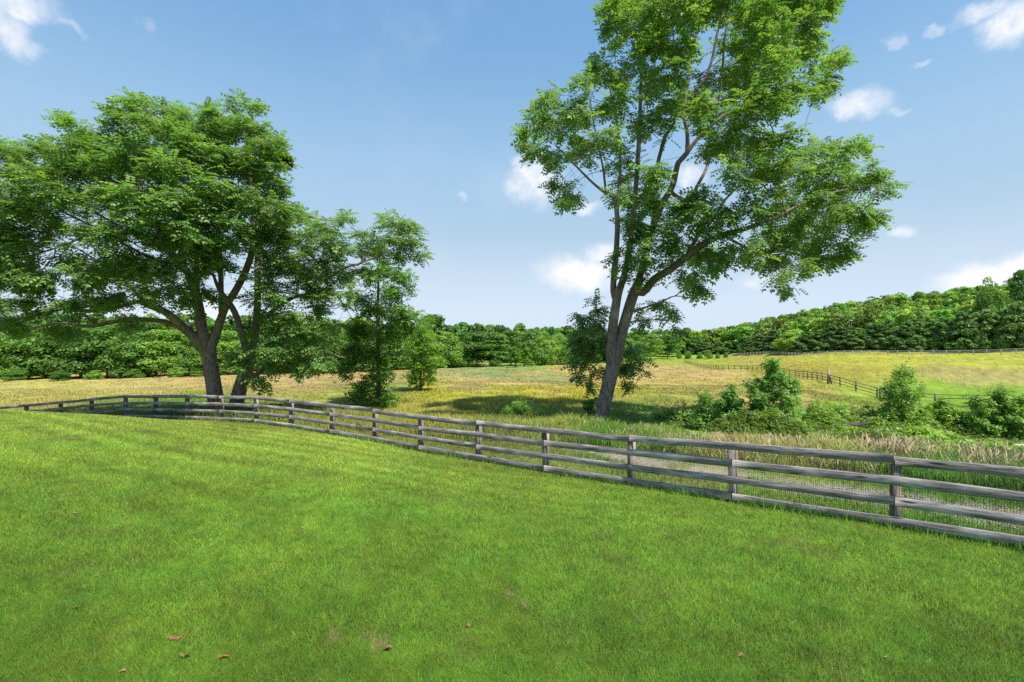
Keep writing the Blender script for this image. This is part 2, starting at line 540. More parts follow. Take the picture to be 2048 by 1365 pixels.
def wood_mat(name, dark, mid, light, rust=0.3):
    m, t = new_mat(name)
    uv = t.n('ShaderNodeTexCoord')
    oi = t.n('ShaderNodeObjectInfo')
    off = t.n('ShaderNodeCombineXYZ')
    t.t.links.new(t.math('MULTIPLY', oi.outputs['Random'], 57.0), off.inputs[0])
    t.t.links.new(t.math('MULTIPLY', oi.outputs['Random'], 13.0), off.inputs[1])
    ad = t.n('ShaderNodeVectorMath', operation='ADD')
    t.l(uv, ad, 2, 0)
    t.l(off, ad, 0, 1)
    # knots bend the grain
    kn = t.n('ShaderNodeTexVoronoi', i_Scale=1.0)
    mk = t.n('ShaderNodeMapping')
    mk.inputs['Scale'].default_value = (1.1, 5.5, 1)
    t.l(ad, mk)
    t.l(mk, kn)
    knot = t.ramp(kn.outputs[0], .16, .04)
    mp = t.n('ShaderNodeMapping')
    mp.inputs['Scale'].default_value = (0.9, 26, 1)
    t.l(ad, mp)
    g1 = t.n('ShaderNodeTexNoise', i_Scale=1.6, i_Detail=8.0, i_Roughness=0.7, i_Distortion=0.9)
    t.l(mp, g1)
    mp2 = t.n('ShaderNodeMapping')
    mp2.inputs['Scale'].default_value = (1.2, 5, 1)
    t.l(ad, mp2)
    g2 = t.n('ShaderNodeTexNoise', i_Scale=1.1, i_Detail=5.0, i_Roughness=0.6)
    t.l(mp2, g2)
    c = t.mix(t.ramp(g1.outputs[0], .38, .60), dark, mid)
    c = t.mix(t.ramp(g2.outputs[0], .45, .72), c, light)
    c = t.mix(t.math('MULTIPLY', t.ramp(g2.outputs[0], .46, .3), rust), c, (0.11, 0.075, 0.05))
    c = t.mix(t.math('MULTIPLY', knot, .85), c, (0.025, 0.02, 0.017))
    bs = t.n('ShaderNodeBsdfPrincipled', i_Roughness=0.85)
    bs.inputs['Specular IOR Level'].default_value = 0.2
    t.t.links.new(c, bs.inputs[0])
    bp = t.n('ShaderNodeBump', i_Strength=0.8, i_Distance=0.012)
    t.t.links.new(t.math('SUBTRACT', g1.outputs[0], knot), bp.inputs['Height'])
    t.l(bp, bs, 0, 'Normal')
    o = t.n('ShaderNodeOutputMaterial')
    t.l(bs, o)
    return m


def plain_mat(name, c, rough=.7, metal=0, noise=.3, scale=8):
    m, t = new_mat(name)
    tcn = t.n('ShaderNodeTexCoord')
    n1 = t.n('ShaderNodeTexNoise', i_Scale=scale, i_Detail=6.0, i_Roughness=.65)
    t.l(tcn, n1, 3, 0)
    cc = t.mix(n1.outputs[0], tuple(x * (1 - noise) for x in c), tuple(min(1, x * (1 + noise)) for x in c))
    bs = t.n('ShaderNodeBsdfPrincipled', i_Roughness=rough, i_Metallic=metal)
    t.t.links.new(cc, bs.inputs[0])
    bp = t.n('ShaderNodeBump', i_Strength=.5, i_Distance=.02)
    t.t.links.new(n1.outputs[0], bp.inputs['Height'])
    t.l(bp, bs, 0, 'Normal')
    o = t.n('ShaderNodeOutputMaterial')
    t.l(bs, o)
    return m


M_LAWN = ground_mat('lawn_turf', 38.0, 0.9)
M_FIELD = ground_mat('meadow_turf', 4.0, 0.45)
M_BLADE = blade_mat('grass_blades')
M_WALNUT = leaf_mat('walnut_leaves', (0.175, 0.295, 0.072), .45, .4)
M_OAK = leaf_mat('oak_leaves', (0.12, 0.25, 0.034), .42, .35)
M_SHRUB = leaf_mat('shrub_leaves', (0.16, 0.29, 0.055), .42, .4)
M_FAR = leaf_mat('treeline_leaves', (0.17, 0.30, 0.052), .38, .25)
M_PINE = leaf_mat('pine_needles', (0.14, 0.235, 0.055), .2, .2)
M_BARK = bark_mat('walnut_bark', (0.075, 0.057, 0.05), (0.33, 0.26, 0.225))
M_BARK2 = bark_mat('grey_bark', (0.06, 0.05, 0.042), (0.2, 0.175, 0.15))
M_WOOD = wood_mat('weathered_fence_wood', (0.085, 0.07, 0.066), (0.34, 0.295, 0.29), (0.53, 0.475, 0.465))
M_POSTW = wood_mat('fence_post_wood', (0.10, 0.08, 0.065), (0.34, 0.28, 0.24), (0.58, 0.50, 0.44), .4)
M_DARKW = wood_mat('dark_paddock_wood', (0.04, 0.036, 0.034), (0.085, 0.075, 0.07), (0.16, 0.145, 0.13))
M_GREYW = wood_mat('silver_fence_wood', (0.25, 0.23, 0.23), (0.48, 0.45, 0.45), (0.65, 0.62, 0.62))
M_WIRE = plain_mat('wire', (0.05, 0.05, 0.05), .5, .6, .1)
M_POLE = plain_mat('pole', (0.36, 0.35, 0.34), .7, 0, .15, 3)
M_ROCK = plain_mat('rock', (0.42, 0.38, 0.32), .9, 0, .4, 9)
M_DEAD = plain_mat('dead_leaf', (0.26, 0.10, 0.055), .7, 0, .6, 30)

# ------------------------------------------------------------------ ground sheets
NR, NA = 400, 560
rr = 1.2 * (5200 / 1.2) ** (np.arange(NR) / (NR - 1))
front = np.linspace(-1.15, 1.15, NA - 80)
back = np.linspace(1.15, 2 * math.pi - 1.15, 82)[1:-1]
aa = np.r_[front, back]
RRg, AAg = np.meshgrid(rr, aa, indexing='ij')
GX = (RRg * np.sin(AAg)).ravel(); GY = (RRg * np.cos(AAg)).ravel()
GZ = ground(GX, GY)
side = lawn_side(GX, GY)
rough_f = np.clip(side / 5 - .3, 0, 1)
GZ = GZ + rough_f * (vnoise(GX * .45, GY * .45, 31) - .5) * np.clip(GY / 60, .1, .45) + (vnoise(GX * 1.7, GY * 1.7, 32) - .5) * .02
GC = base_col(GX, GY, GZ)
GC[lawn_side(GX, GY) < 0] *= 0.8
idx = np.arange(NR * len(aa)).reshape(NR, len(aa))
nxt = np.roll(idx, -1, axis=1)
Q = np.stack([idx[:-1], nxt[:-1], nxt[1:], idx[1:]], -1).reshape(-1, 4)[:, ::-1]
cx, cy = GX[Q].mean(1), GY[Q].mean(1)
inl = (lawn_side(cx, cy) < 0) | (cy < 0)
V = np.c_[GX, GY, GZ]
def sub_mesh(name, faces, mat, extra=None):
    used = np.unique(faces)
    remap = np.full(len(V), -1); remap[used] = np.arange(len(used))
    v = V[used]; c = GC[used]; f = remap[faces]
    return mk_mesh(name, v, f, mat, col=c, smooth=True)
# close the middle of the lawn
fan_c = len(V)
V = np.r_[V, [[0, 0, gz(0, 0.01)]]]; GC = np.r_[GC, [GC[0]]]
fan = np.stack([np.full(len(aa), fan_c), nxt[0], idx[0]], -1)
lq = Q[inl]
used = np.unique(np.r_[lq.ravel(), fan.ravel()])
remap = np.full(len(V), -1); remap[used] = np.arange(len(used))
lawn_me = mk_mesh('lawn', V[used], [remap[lq], remap[fan]], M_LAWN, col=GC[used], smooth=True)
tag(obj('lawn', lawn_me), kind='structure')
tag(obj('meadow', sub_mesh('meadow', Q[~inl], M_FIELD)), kind='structure')


# ------------------------------------------------------------------ grass
def blades(name, n, tan_rng, D_rng, keep, height, width_k, lean, matkind, seg=1, jr=(.45, 1.6), tipmix=0.0, seed=1, hvar=.45, colf=None):
    rg = np.random.default_rng(seed)
    th = np.tan(rg.uniform(math.atan(tan_rng[0]), math.atan(tan_rng[1]), n)) if False else rg.uniform(*tan_rng, n)
    D = np.exp(rg.uniform(math.log(D_rng[0]), math.log(D_rng[1]), n))
    X = th * D; Y = D
    k = keep(X, Y, rg)
    X, Y, D = X[k], Y[k], D[k]
    n = len(X)
    Z = ground(X, Y)
    h = height(X, Y) * rg.uniform(1 - hvar, 1 + hvar, n)
    wd = width_k * D * rg.uniform(.6, 1.3, n)
    az = rg.uniform(0, 2 * math.pi, n)
    la = rg.uniform(0, 2 * math.pi, n)
    ll = h * rg.uniform(0, lean, n)
    wx, wy = np.cos(az) * wd * .5, np.sin(az) * wd * .5
    lx, ly = np.cos(la) * ll, np.sin(la) * ll
    base = colf(X, Y, Z, rg) if colf else base_col(X, Y, Z)
    jit = rg.uniform(*jr, n)[:, None]
    hue = rg.normal(0, .11, n)
    c = base * jit
    c[:, 0] *= 1 + hue * 1.4
    c[:, 1] *= 1 + hue * .3
    if tipmix > 0:
        tan = rg.random(n) < tipmix
        c[tan] = c[tan] * .4 + np.array([.38, .29, .13]) * .6 * rg.uniform(.7, 1.2, tan.sum())[:, None]
    zz = np.zeros(n)
    b1 = np.c_[X - wx, Y - wy, Z - .01]
    b2 = np.c_[X + wx, Y + wy, Z - .01]
    if seg == 1:
        tp = np.c_[X + lx, Y + ly, Z + h]
        VV = np.stack([b1, b2, tp], 1).reshape(-1, 3)
        FF = np.arange(3 * n).reshape(n, 3)
        CC = np.repeat(c, 3, axis=0)
        me = mk_mesh(name, VV, FF, M_BLADE, col=CC)
    else:
        m1 = np.c_[X - wx * .9 + lx * .3, Y - wy * .9 + ly * .3, Z + h * .6]
        m2 = np.c_[X + wx * .9 + lx * .3, Y + wy * .9 + ly * .3, Z + h * .6]
        tp = np.c_[X + lx, Y + ly, Z + h * .97]
        VV = np.stack([b1, b2, m2, m1, tp], 1).reshape(-1, 3)
        o = (np.arange(n) * 5)[:, None]
        CC = np.repeat(c, 5, axis=0)
        me = mk_mesh(name, VV, [o + np.array([[0, 1, 2, 3]]), o + np.array([[3, 2, 4]])], M_BLADE, col=CC)
    return me


tag(obj('lawn_grass', blades('lawn_grass', 950000, (-1.45, 1.45), (3.3, 30), lambda X, Y, rg: lawn_side(X, Y) < -0.03,
    lambda X, Y: 0.034 + 0.022 * vnoise(X * 9, Y * 9, 44), 0.00105, 1.5, 0, seed=5, tipmix=.045)),
    'short mown green lawn grass with faint mowing stripes inside the board fence', 'grass', kind='stuff')
# unmown fringe right under the boards
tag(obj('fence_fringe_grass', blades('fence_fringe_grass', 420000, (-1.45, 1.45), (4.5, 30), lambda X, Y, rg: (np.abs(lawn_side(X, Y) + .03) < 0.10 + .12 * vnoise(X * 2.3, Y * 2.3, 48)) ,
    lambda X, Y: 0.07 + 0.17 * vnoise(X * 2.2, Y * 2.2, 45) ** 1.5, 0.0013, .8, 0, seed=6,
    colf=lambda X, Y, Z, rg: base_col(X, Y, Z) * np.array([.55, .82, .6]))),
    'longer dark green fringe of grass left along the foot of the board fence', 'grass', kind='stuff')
def strip_keep(X, Y, rg):
    s = lawn_side(X, Y)
    return (s > .03) & (s < tall_edge(X) + .15) & (Y > 4.5) & (rg.random(len(X)) > gravel_mask(X, Y) * .93)
tag(obj('strip_grass', blades('strip_grass', 520000, (-1.3, 1.4), (4.5, 30), strip_keep,
    lambda X, Y: 0.06 + 0.03 * vnoise(X * 2, Y * 2, 46), 0.00135, 1.2, 0, seed=7)),
    'mown strip of yellow green grass just behind the board fence', 'grass', kind='stuff')

def in_wood(X, Y):
    px = 1024 + X / Y * F
    return Y > np.interp(px, [-400, 0, 200, 600, 700, 950, 1100, 1300, 1380, 1465, 1600, 1800, 2048, 2400], [80, 80, 85, 92, 105, 125, 175, 210, 250, 230, 168, 140, 121, 108])
def tall_keep(X, Y, rg):
    s = lawn_side(X, Y) - tall_edge(X)
    return (s + vnoise(X * 1.3, Y * 1.3, 50) * .8 > .4) & (Y > 5) & ~in_wood(X, Y)
def tall_h(X, Y):
    s = lawn_side(X, Y) - tall_edge(X)
    px = 1024 + X / Y * F
    h = np.interp(s, [0, .8, 3, 5, 30, 90], [.32, .46, .42, .22, .15, .13])
    h = h * (0.55 + .9 * vnoise(X * .8, Y * .8, 51))
    return np.where(Y < 40, h, h * .9) * np.where((px > 1660) & (Y > 55), .6, 1)
def tall_col(X, Y, Z, rg):
    c = base_col(X, Y, Z)
    return c * np.interp(Y, [12, 22, 50, 80], [1.5, 1.5, 1.3, 1.1])[:, None]
tag(obj('tall_meadow_grass', blades('tall_meadow_grass', 700000, (-1.25, 1.3), (9, 60), tall_keep, tall_h, 0.00095, 1.0, 0, jr=(.75, 1.3), seg=2, tipmix=.035, seed=8, colf=tall_col)),
    'tall uncut meadow grass with tan seed stalks beyond the board fence', 'grass', kind='stuff')
tag(obj('far_field_grass', blades('far_field_grass', 150000, (-1.2, 1.25), (45, 230), tall_keep, tall_h, 0.0016, 1.2, 0, jr=(.88, 1.15), seed=9, colf=tall_col, tipmix=.0)),
    'yellow and tan hayfield grass stretching back to the tree line', 'grass', kind='stuff')

# tan seed heads in the strip in front of the shrubs
def plume_keep(X, Y, rg):
    s = lawn_side(X, Y) - tall_edge(X)
    px = 1024 + X / Y * F
    m = np.exp(-((s - 1.6) / 1.3) ** 2) * np.interp(px, [850, 1150, 1380, 1420, 1520, 1600, 1800, 1850, 1960, 2100], [.0, .04, .25, .9, 1, .6, .8, .25, .25, .25])
    m = m * np.clip(vnoise(X * 1.1, Y * 1.1, 61) * 2.2 - .35, 0, 1)
    return (rg.random(len(X)) < m)
def plumes():
    rg = np.random.default_rng(21)
    n = 150000
    D = np.exp(rg.uniform(math.log(10), math.log(26), n)); X = rg.uniform(-.5, 1.3, n) * D; Y = D
    k = plume_keep(X, Y, rg); X, Y = X[k], Y[k]; n = len(X)
    Z = ground(X, Y)
    h = rg.uniform(.42, .82, n) * (0.7 + .5 * vnoise(X, Y, 5))
    la = rg.uniform(0, 6.28, n); ll = h * rg.uniform(.1, .55, n)
    lx, ly = np.cos(la) * ll, np.sin(la) * ll
    az = rg.uniform(0, 3.14, n)
    vs, cs = [], []
    stalk = np.array([.24, .22, .09]); head = np.array([.46, .37, .21])
    def quad(t0, t1, w0, wm, col):
        ts = [t0, (t0 + t1) / 2, t1, (t0 + t1) / 2]; ws_ = [0, 1, 0, -1]
        q = []
        for tt, s_ in zip(ts, ws_):
            q.append(np.c_[X + lx * tt ** 1.6 + np.cos(az) * wm * s_, Y + ly * tt ** 1.6 + np.sin(az) * wm * s_, Z + h * tt * (1 - .12 * tt)])
        vs.append(np.stack(q, 1).reshape(-1, 3))
        cs.append(np.repeat(col * rg.uniform(.7, 1.3, n)[:, None], 4, axis=0))
    quad(0, .8, .004, .0045, stalk[None]); quad(.7, 1.0, .01, .013, head[None]); quad(.6, .85, .01, .009, head[None])
    VV = np.concatenate(vs); CC = np.concatenate(cs)
    return mk_mesh('seed_heads', VV, np.arange(len(VV)).reshape(-1, 4), M_BLADE, col=CC)
tag(obj('seed_head_grass', plumes()), 'pinkish tan seed heads of tall grass in front of the shrubs', 'grass', kind='stuff')


# ------------------------------------------------------------------ near board fence
def frames_along(pts):
    d = np.gradient(pts[:, :2], axis=0)
    d /= np.linalg.norm(d, axis=1)[:, None]
    return d


def board(name, p_list, height, thick, mat, parent, rg, zoff, out, u0=0.0):
    """a board nailed across the posts: p_list polyline of its top edge centre; out = offset towards the viewer"""
    pts = []
    for a, b in zip(p_list[:-1], p_list[1:]):
        for t in np.linspace(0, 1, 7)[:-1]: pts.append(a * (1 - t) + b * t)
    pts.append(p_list[-1]); pts = np.array(pts)
    n = len(pts)
    d = pts[-1, :2] - pts[0, :2]
    dd = np.gradient(pts[:, :2], axis=0); dd /= np.linalg.norm(dd, axis=1)[:, None]
    nrm = np.c_[dd[:, 1], -dd[:, 0]]
    s = np.r_[0, np.cumsum(np.linalg.norm(np.diff(pts[:, :2], axis=0), axis=1))]
    wob = (vnoise(s * 1.3 + u0, np.zeros(n) + u0, 70) - .5) * .016
    wob2 = (vnoise(s * 2.1 + u0, np.zeros(n) + 3 + u0, 71) - .5) * .012
    bow = (vnoise(s * .7 + u0, np.zeros(n) + 9 + u0, 72) - .5) * .02
    zt = pts[:, 2] - zoff + wob; zb = pts[:, 2] - zoff - height + wob2
    # every board rests flat on its posts, so it only bows between them
    k = np.minimum(s % 2.44, 2.44 - s % 2.44)
    bow = bow * np.clip(k / .5, 0, 1)
    of, ob = out + thick + np.abs(bow), out + np.abs(bow)
    xy_f = pts[:, :2] + nrm * of[:, None]; xy_b = pts[:, :2] + nrm * ob[:, None]
    c = .006
    rings = [np.c_[xy_f, zb + c], np.c_[xy_f - nrm * c, zb], np.c_[xy_b, zb], np.c_[xy_b, zt], np.c_[xy_f - nrm * c, zt], np.c_[xy_f, zt - c]]
    VV = np.concatenate(rings)
    vv = [0, .004, .04, .2, .24, .15]
    UV = np.concatenate([np.c_[s + u0, np.full(n, a)] for a in [0.0, -.008, -.045, .195, .155, .148]])
    m = len(rings); f = []
    for r_ in range(m):
        a, b = r_ * n, ((r_ + 1) % m) * n
        i = np.arange(n - 1)
        f.append(np.stack([a + i, b + i, b + i + 1, a + i + 1], -1))
    caps = np.array([[r_ * n for r_ in range(m)], [r_ * n + n - 1 for r_ in range(m)][::-1]])
    me = mk_mesh(name, VV, [np.concatenate(f), caps], mat, uv=UV)
    return obj(name, me, parent)


def box_part(name, cx, cy, z0, z1, dx, dy, ang, mat, parent, cap=0.0, lean=(0, 0)):
    ca, sa = math.cos(ang), math.sin(ang)
    vs = []; uv = []
    lv = [z0, z1 - cap, z1] if cap else [z0, z1]
    for j, z in enumerate(lv):
        sc_ = 1.0 if j < 2 else .9
        t = (z - z0) / (z1 - z0)
        for k_, (a, b) in enumerate(((-1, -1), (1, -1), (1, 1), (-1, 1))):
            x, y = a * dx / 2 * sc_, b * dy / 2 * sc_
            vs.append((cx + x * ca - y * sa + lean[0] * t, cy + x * sa + y * ca + lean[1] * t, z))
            uv.append((z, k_ * .1))
    n = len(lv); f = []
    for j in range(n - 1):
        for k_ in range(4):
            f.append((j * 4 + k_, j * 4 + (k_ + 1) % 4, (j + 1) * 4 + (k_ + 1) % 4, (j + 1) * 4 + k_))
    f.append((3, 2, 1, 0)); f.append(tuple((n - 1) * 4 + i for i in range(4)))
    return obj(name, mk_mesh(name, np.array(vs), np.array(f), mat, uv=np.array(uv)), parent)


mid = FP[8]
fence = empty('board_fence', (0, 0, 0), 'weathered grey four board fence with wire mesh curving across the lawn', 'fence')
rgf = np.random.default_rng(3)
fd = frames_along(FP)
for i, p in enumerate(FP):
    ang = math.atan2(fd[i][1], fd[i][0])
    g = gz(p[0], p[1])
    # post stands behind the boards
    nrm = np.array([fd[i][1], -fd[i][0]])
    q = p[:2] - nrm * .075
    box_part('post', q[0], q[1], min(g, p[2] - FH) - .3, p[2] - .015 - rgf.uniform(0, .02), .15, .13, ang + rgf.normal(0, .03), M_POSTW, fence, lean=rgf.normal(0, .012, 2))
BH = .148
for r_ in range(4):
    zoff = r_ * (FH - BH) / 3.0
    start = 1 if r_ in (0, 2) else 0
    j = 0
    cuts = [0] + list(range(1 + start, len(FP), 2))
    # joints fall on every other post; first and third board joint on one set, second and fourth on the other
    if cuts[-1] != len(FP) - 1: cuts.append(len(FP) - 1)
    for a, b in zip(cuts[:-1], cuts[1:]):
        pl = [FP[k_].copy() for k_ in range(a, b + 1)]
        dz = rgf.normal(0, .012, len(pl))
        for k_, q in enumerate(pl): q[2] += dz[k_]
        v0 = pl[1] - pl[0]; v0 /= np.linalg.norm(v0); pl[0] = pl[0] + v0 * .007
        v1 = pl[-2] - pl[-1]; v1 /= np.linalg.norm(v1); pl[-1] = pl[-1] + v1 * .007
        board('rail', pl, BH + rgf.normal(0, .004), .038, M_WOOD, fence, rgf, zoff, .008, u0=float(rgf.uniform(0, 60)))
# welded wire mesh between boards and posts
def wire_mesh():
    vs = []; fs = []
    n = 0
    sp = .032
    def rib(a, b, w, dirn):
        nonlocal n
        k_ = len(a)
        vs.append(np.stack([a - dirn * w, a + dirn * w, b + dirn * w, b - dirn * w], 1).reshape(-1, 3))
        fs.append(np.arange(4 * k_).reshape(k_, 4) + n); n += 4 * k_
    for i in range(len(FP) - 1):
        a, b = FP[i], FP[i + 1]
        L = np.linalg.norm((b - a)[:2]); m = int(L / sp)
        t = (np.arange(m) / m)[:, None]
        base = a * (1 - t) + b * t
        dr = (b - a) / L; nr = np.array([dr[1], -dr[0], 0])
        base = base + nr * .003
        top = base + [0, 0, -.04]; bot = base + [0, 0, -FH - .03]
        rib(bot, top, .0018, dr * np.ones((m, 1))); rib(bot, top, .0018, nr * np.ones((m, 1)))
        k_ = int((FH - .04) / sp)
        zz = (np.arange(k_) * sp)[:, None] * np.array([[0, 0, 1]])
        A = a + nr * .003 - [0, 0, FH + .02] + zz; B = b + nr * .003 - [0, 0, FH + .02] + zz
        rib(A, B, .0018, np.array([[0, 0, 1.0]]) * np.ones((k_, 1)))
    return mk_mesh('wire_mesh', np.concatenate(vs), np.concatenate(fs), M_WIRE)
obj('wire_mesh', wire_mesh(), fence)


# ------------------------------------------------------------------ field fences
def path_pts(ctrl, step):
    c = np.array([[(px - 1024) / F * D, D] for px, D in ctrl])
    s = np.r_[0, np.cumsum(np.linalg.norm(np.diff(c, axis=0), axis=1))]
    q = np.linspace(0, s[-1], max(2, int(round(s[-1] / step)) + 1))
    return np.c_[np.interp(q, s, c[:, 0]), np.interp(q, s, c[:, 1])]


def field_fence(name, ctrl, step, h, pw, rails, rh, mat, label):
    xy = path_pts(ctrl, step)
    z = ground(xy[:, 0], xy[:, 1])
    e = empty(name, (0, 0, 0), label, 'fence')
    rg = np.random.default_rng(5)
    fr = frames_along(xy)
    for i in range(len(xy)):
        if i >= 99: break
        box_part('post', xy[i, 0], xy[i, 1], z[i] - .3, z[i] + h + .04, pw, pw, math.atan2(fr[i][1], fr[i][0]), mat, e, lean=rg.normal(0, .02, 2))
    nr = len(rails)
    for zr in rails:
        for a in range(0, len(xy) - 1, 6 if len(xy) > 40 else 3):
            b = min(a + (6 if len(xy) > 40 else 3), len(xy) - 1)
            pl = [np.array([xy[k_, 0], xy[k_, 1], z[k_] + zr + rg.normal(0, .01)]) for k_ in range(a, b + 1)]
            board('rail', pl, rh, .04, mat, e, rg, 0, pw / 2, u0=float(rg.uniform(0, 60)))
    return e, xy, z


field_fence('paddock_fence', [(1369, 190), (1431, 128), (1438, 122), (1500, 108), (1589, 85), (1632, 72), (1656, 66), (1700, 61.5), (1754, 58)], 2.75, 1.22, .11,
            (1.22, .84, .46), .075, M_DARKW, 'dark three rail paddock fence zigzagging across the hayfield towards the far trees')
field_fence('paddock_fence', [(1760, 58), (1800, 58), (1847, 57.6), (1940, 55), (2035, 52), (2150, 50), (2260, 48)], 3.1, 1.22, .13,
            (1.22, .8), .075, M_DARKW, 'black paddock fence crossing low behind the thicket at the right edge')
field_fence('pasture_fence', [(1462, 226), (1530, 196), (1600, 165), (1700, 150), (1800, 136), (1920, 127), (2048, 117), (2200, 108), (2350, 102)], 2.6, 1.25, .14,
            (1.25, .9, .55), .16, M_GREYW, 'long silver grey fence in front of the evergreen row at the top of the pasture')
# the pale tall post at the bend of the paddock fence
gp = gpt(1657, 66.4)
e = empty('corner_post', gp, 'tall pale wooden post at the bend of the dark paddock fence', 'post')
box_part('shaft', 0, 0, -.3, 1.9, .2, .2, .3, M_POSTW, e)
box_part('brace', .35, -.1, -.1, 1.1, .14, .14, .1, M_DARKW, e, lean=(-.3, 0))


# ------------------------------------------------------------------ tree machinery
def catmull(pts, step):
    pts = np.asarray(pts, float)
    if len(pts) == 2:
        n = max(1, int(np.linalg.norm(pts[1, :3] - pts[0, :3]) / step))
        return pts[0] + (pts[1] - pts[0]) * (np.arange(n + 1) / n)[:, None]
    e = np.r_[[2 * pts[0] - pts[1]], pts, [2 * pts[-1] - pts[-2]]]
    out = []
    for i in range(1, len(e) - 2):
        L = np.linalg.norm(e[i + 1, :3] - e[i, :3]); n = max(1, int(round(L / step)))
        for t in np.arange(n) / n:
            a, b, c, d = e[i - 1], e[i], e[i + 1], e[i + 2]
            out.append(.5 * (2 * b + (c - a) * t + (2 * a - 5 * b + 4 * c - d) * t * t + (3 * b - a - 3 * c + d) * t ** 3))
    out.append(e[-2])
    return np.array(out)


class Skel:
    def __init__(self):
        self.p = []; self.par = []; self.r = []

    def limb(self, pts, step):
        """pts rows: x, y, z, radius; starts from nearest existing node when there is one"""
        c = catmull(pts, step)
        prev = -1
        if self.p:
            P_ = np.array(self.p); prev = int(np.argmin(((P_ - c[0, :3]) ** 2).sum(1)))
            c = c[1:]
        for q in c:
            self.p.append(q[:3].copy()); self.par.append(prev); self.r.append(max(q[3], .004)); prev = len(self.p) - 1

    def colonize(self, A, step, kill, infl, iters, rg, droop=0.0, start=0):
        A = np.asarray(A, float)
        Pn = np.array(self.p)
        nd = np.full(len(A), 1e9); ni = np.zeros(len(A), int)
        def upd(P0, off):
            for s in range(0, len(P0), 1500):
                q = P0[s:s + 1500]
                d = ((A[:, None] - q[None]) ** 2).sum(2)
                j = d.argmin(1); v = d[np.arange(len(A)), j]
                m = v < nd
                nd[m] = v[m]; ni[m] = j[m] + s + off
        upd(Pn[start:], start)
        alive = np.ones(len(A), bool)
        alive &= nd > kill ** 2
        for it in range(iters):
            act = alive & (nd < infl ** 2)
            if not act.any():
                infl *= 1.4
                if infl > 60: break
                continue
            idx_ = ni[act]
            Pn = np.array(self.p)
            dv = A[act] - Pn[idx_]
            dv /= np.linalg.norm(dv, axis=1)[:, None] + 1e-9
            un, inv = np.unique(idx_, return_inverse=True)
            s_ = np.zeros((len(un), 3)); np.add.at(s_, inv, dv)
            ln_ = np.linalg.norm(s_, axis=1)
            s_ /= ln_[:, None] + 1e-9
            s_ += rg.normal(0, .16, s_.shape); s_[:, 2] -= droop
            s_ /= np.linalg.norm(s_, axis=1)[:, None]
            new = Pn[un] + s_ * step
            off = len(self.p)
            for k_ in range(len(un)):
                self.p.append(new[k_]); self.par.append(int(un[k_])); self.r.append(0.0)
            old = nd.copy()
            upd(new, off)
            alive &= nd > kill ** 2
            if len(self.p) > 26000: break

    def finish(self, tip, expo=2.35):
        n = len(self.p); self.P = np.array(self.p); self.PAR = np.array(self.par); r0 = np.array(self.r)
        cnt = np.zeros(n, int); acc = np.zeros(n); ntips = np.zeros(n, int)
        rad = np.zeros(n)
        hasch = np.zeros(n, bool); hasch[self.PAR[self.PAR >= 0]] = True
        order = np.arange(n)[::-1]
        hgt = np.zeros(n, int)
        for i in order:
            if not hasch[i]: acc[i] = tip ** expo; ntips[i] = 1
            q = self.PAR[i]
            if q >= 0:
                acc[q] += acc[i]; ntips[q] += ntips[i]; hgt[q] = max(hgt[q], hgt[i] + 1)
        rad = acc ** (1 / expo)
        rad = np.where(r0 > 0, np.maximum(r0, np.minimum(rad, r0 * 1.15)), rad)
        for i in range(n):
            q = self.PAR[i]
            if q >= 0: rad[i] = min(rad[i], rad[q])
        self.rad = rad; self.tips = ntips; self.h = hgt
        d = np.zeros((n, 3))
        m = self.PAR >= 0
        d[m] = self.P[m] - self.P[self.PAR[m]]
        d[~m] = (0, 0, 1)
        d /= np.linalg.norm(d, axis=1)[:, None] + 1e-9
        self.dir = d

    def mesh(self, name, mat, minr=0.0):
        P_, par, rad, d = self.P, self.PAR, self.rad, self.dir
        # main child of every node
        main = np.full(len(P_), -1)
        for i in range(len(P_)):
            q = par[i]
            if q >= 0 and (main[q] < 0 or rad[i] > rad[main[q]]): main[q] = i
        ref = np.array([.31, .9, .12])
        def frame(dv):
            u = np.cross(dv, ref); u /= np.linalg.norm(u, axis=1)[:, None] + 1e-9
            return u, np.cross(dv, u)
        vs = []; fs = []; off = 0
        seg = np.nonzero(par >= 0)[0]
        seg = seg[rad[seg] >= minr]
        for lo, hi, k_ in ((.1, 9, 12), (.03, .1, 7), (.012, .03, 4), (0, .012, 3)):
            s = seg[(rad[seg] >= lo) & (rad[seg] < hi)]
            if not len(s): continue
            q = par[s]
            ismain = main[q] == s
            d0 = np.where(ismain[:, None], d[q], d[s]); r0 = np.where(ismain, np.minimum(rad[q], rad[s] * 1.5), rad[s] * 1.12)
            u0, w0 = frame(d0); u1, w1 = frame(d[s])
            a = np.arange(k_) * 2 * math.pi / k_
            ca, sa = np.cos(a)[None, :, None], np.sin(a)[None, :, None]
            lump = 1 + (.07 * np.sin(a * 3 + 1) + .05 * np.sin(a * 2))[None, :, None] * (lo >= .1)
            R0 = P_[q][:, None] + (u0[:, None] * ca + w0[:, None] * sa) * r0[:, None, None] * lump
            R1 = P_[s][:, None] + (u1[:, None] * ca + w1[:, None] * sa) * rad[s][:, None, None] * lump
            VV = np.concatenate([R0, R1], 1).reshape(-1, 3)
            i = np.arange(k_); j = (i + 1) % k_
            f = np.stack([i, j, j + k_, i + k_], -1)[None] + (np.arange(len(s)) * 2 * k_)[:, None, None] + off
            vs.append(VV); fs.append(f.reshape(-1, 4)); off += len(VV)
        return mk_mesh(name, np.concatenate(vs), np.concatenate(fs), mat, smooth=True)


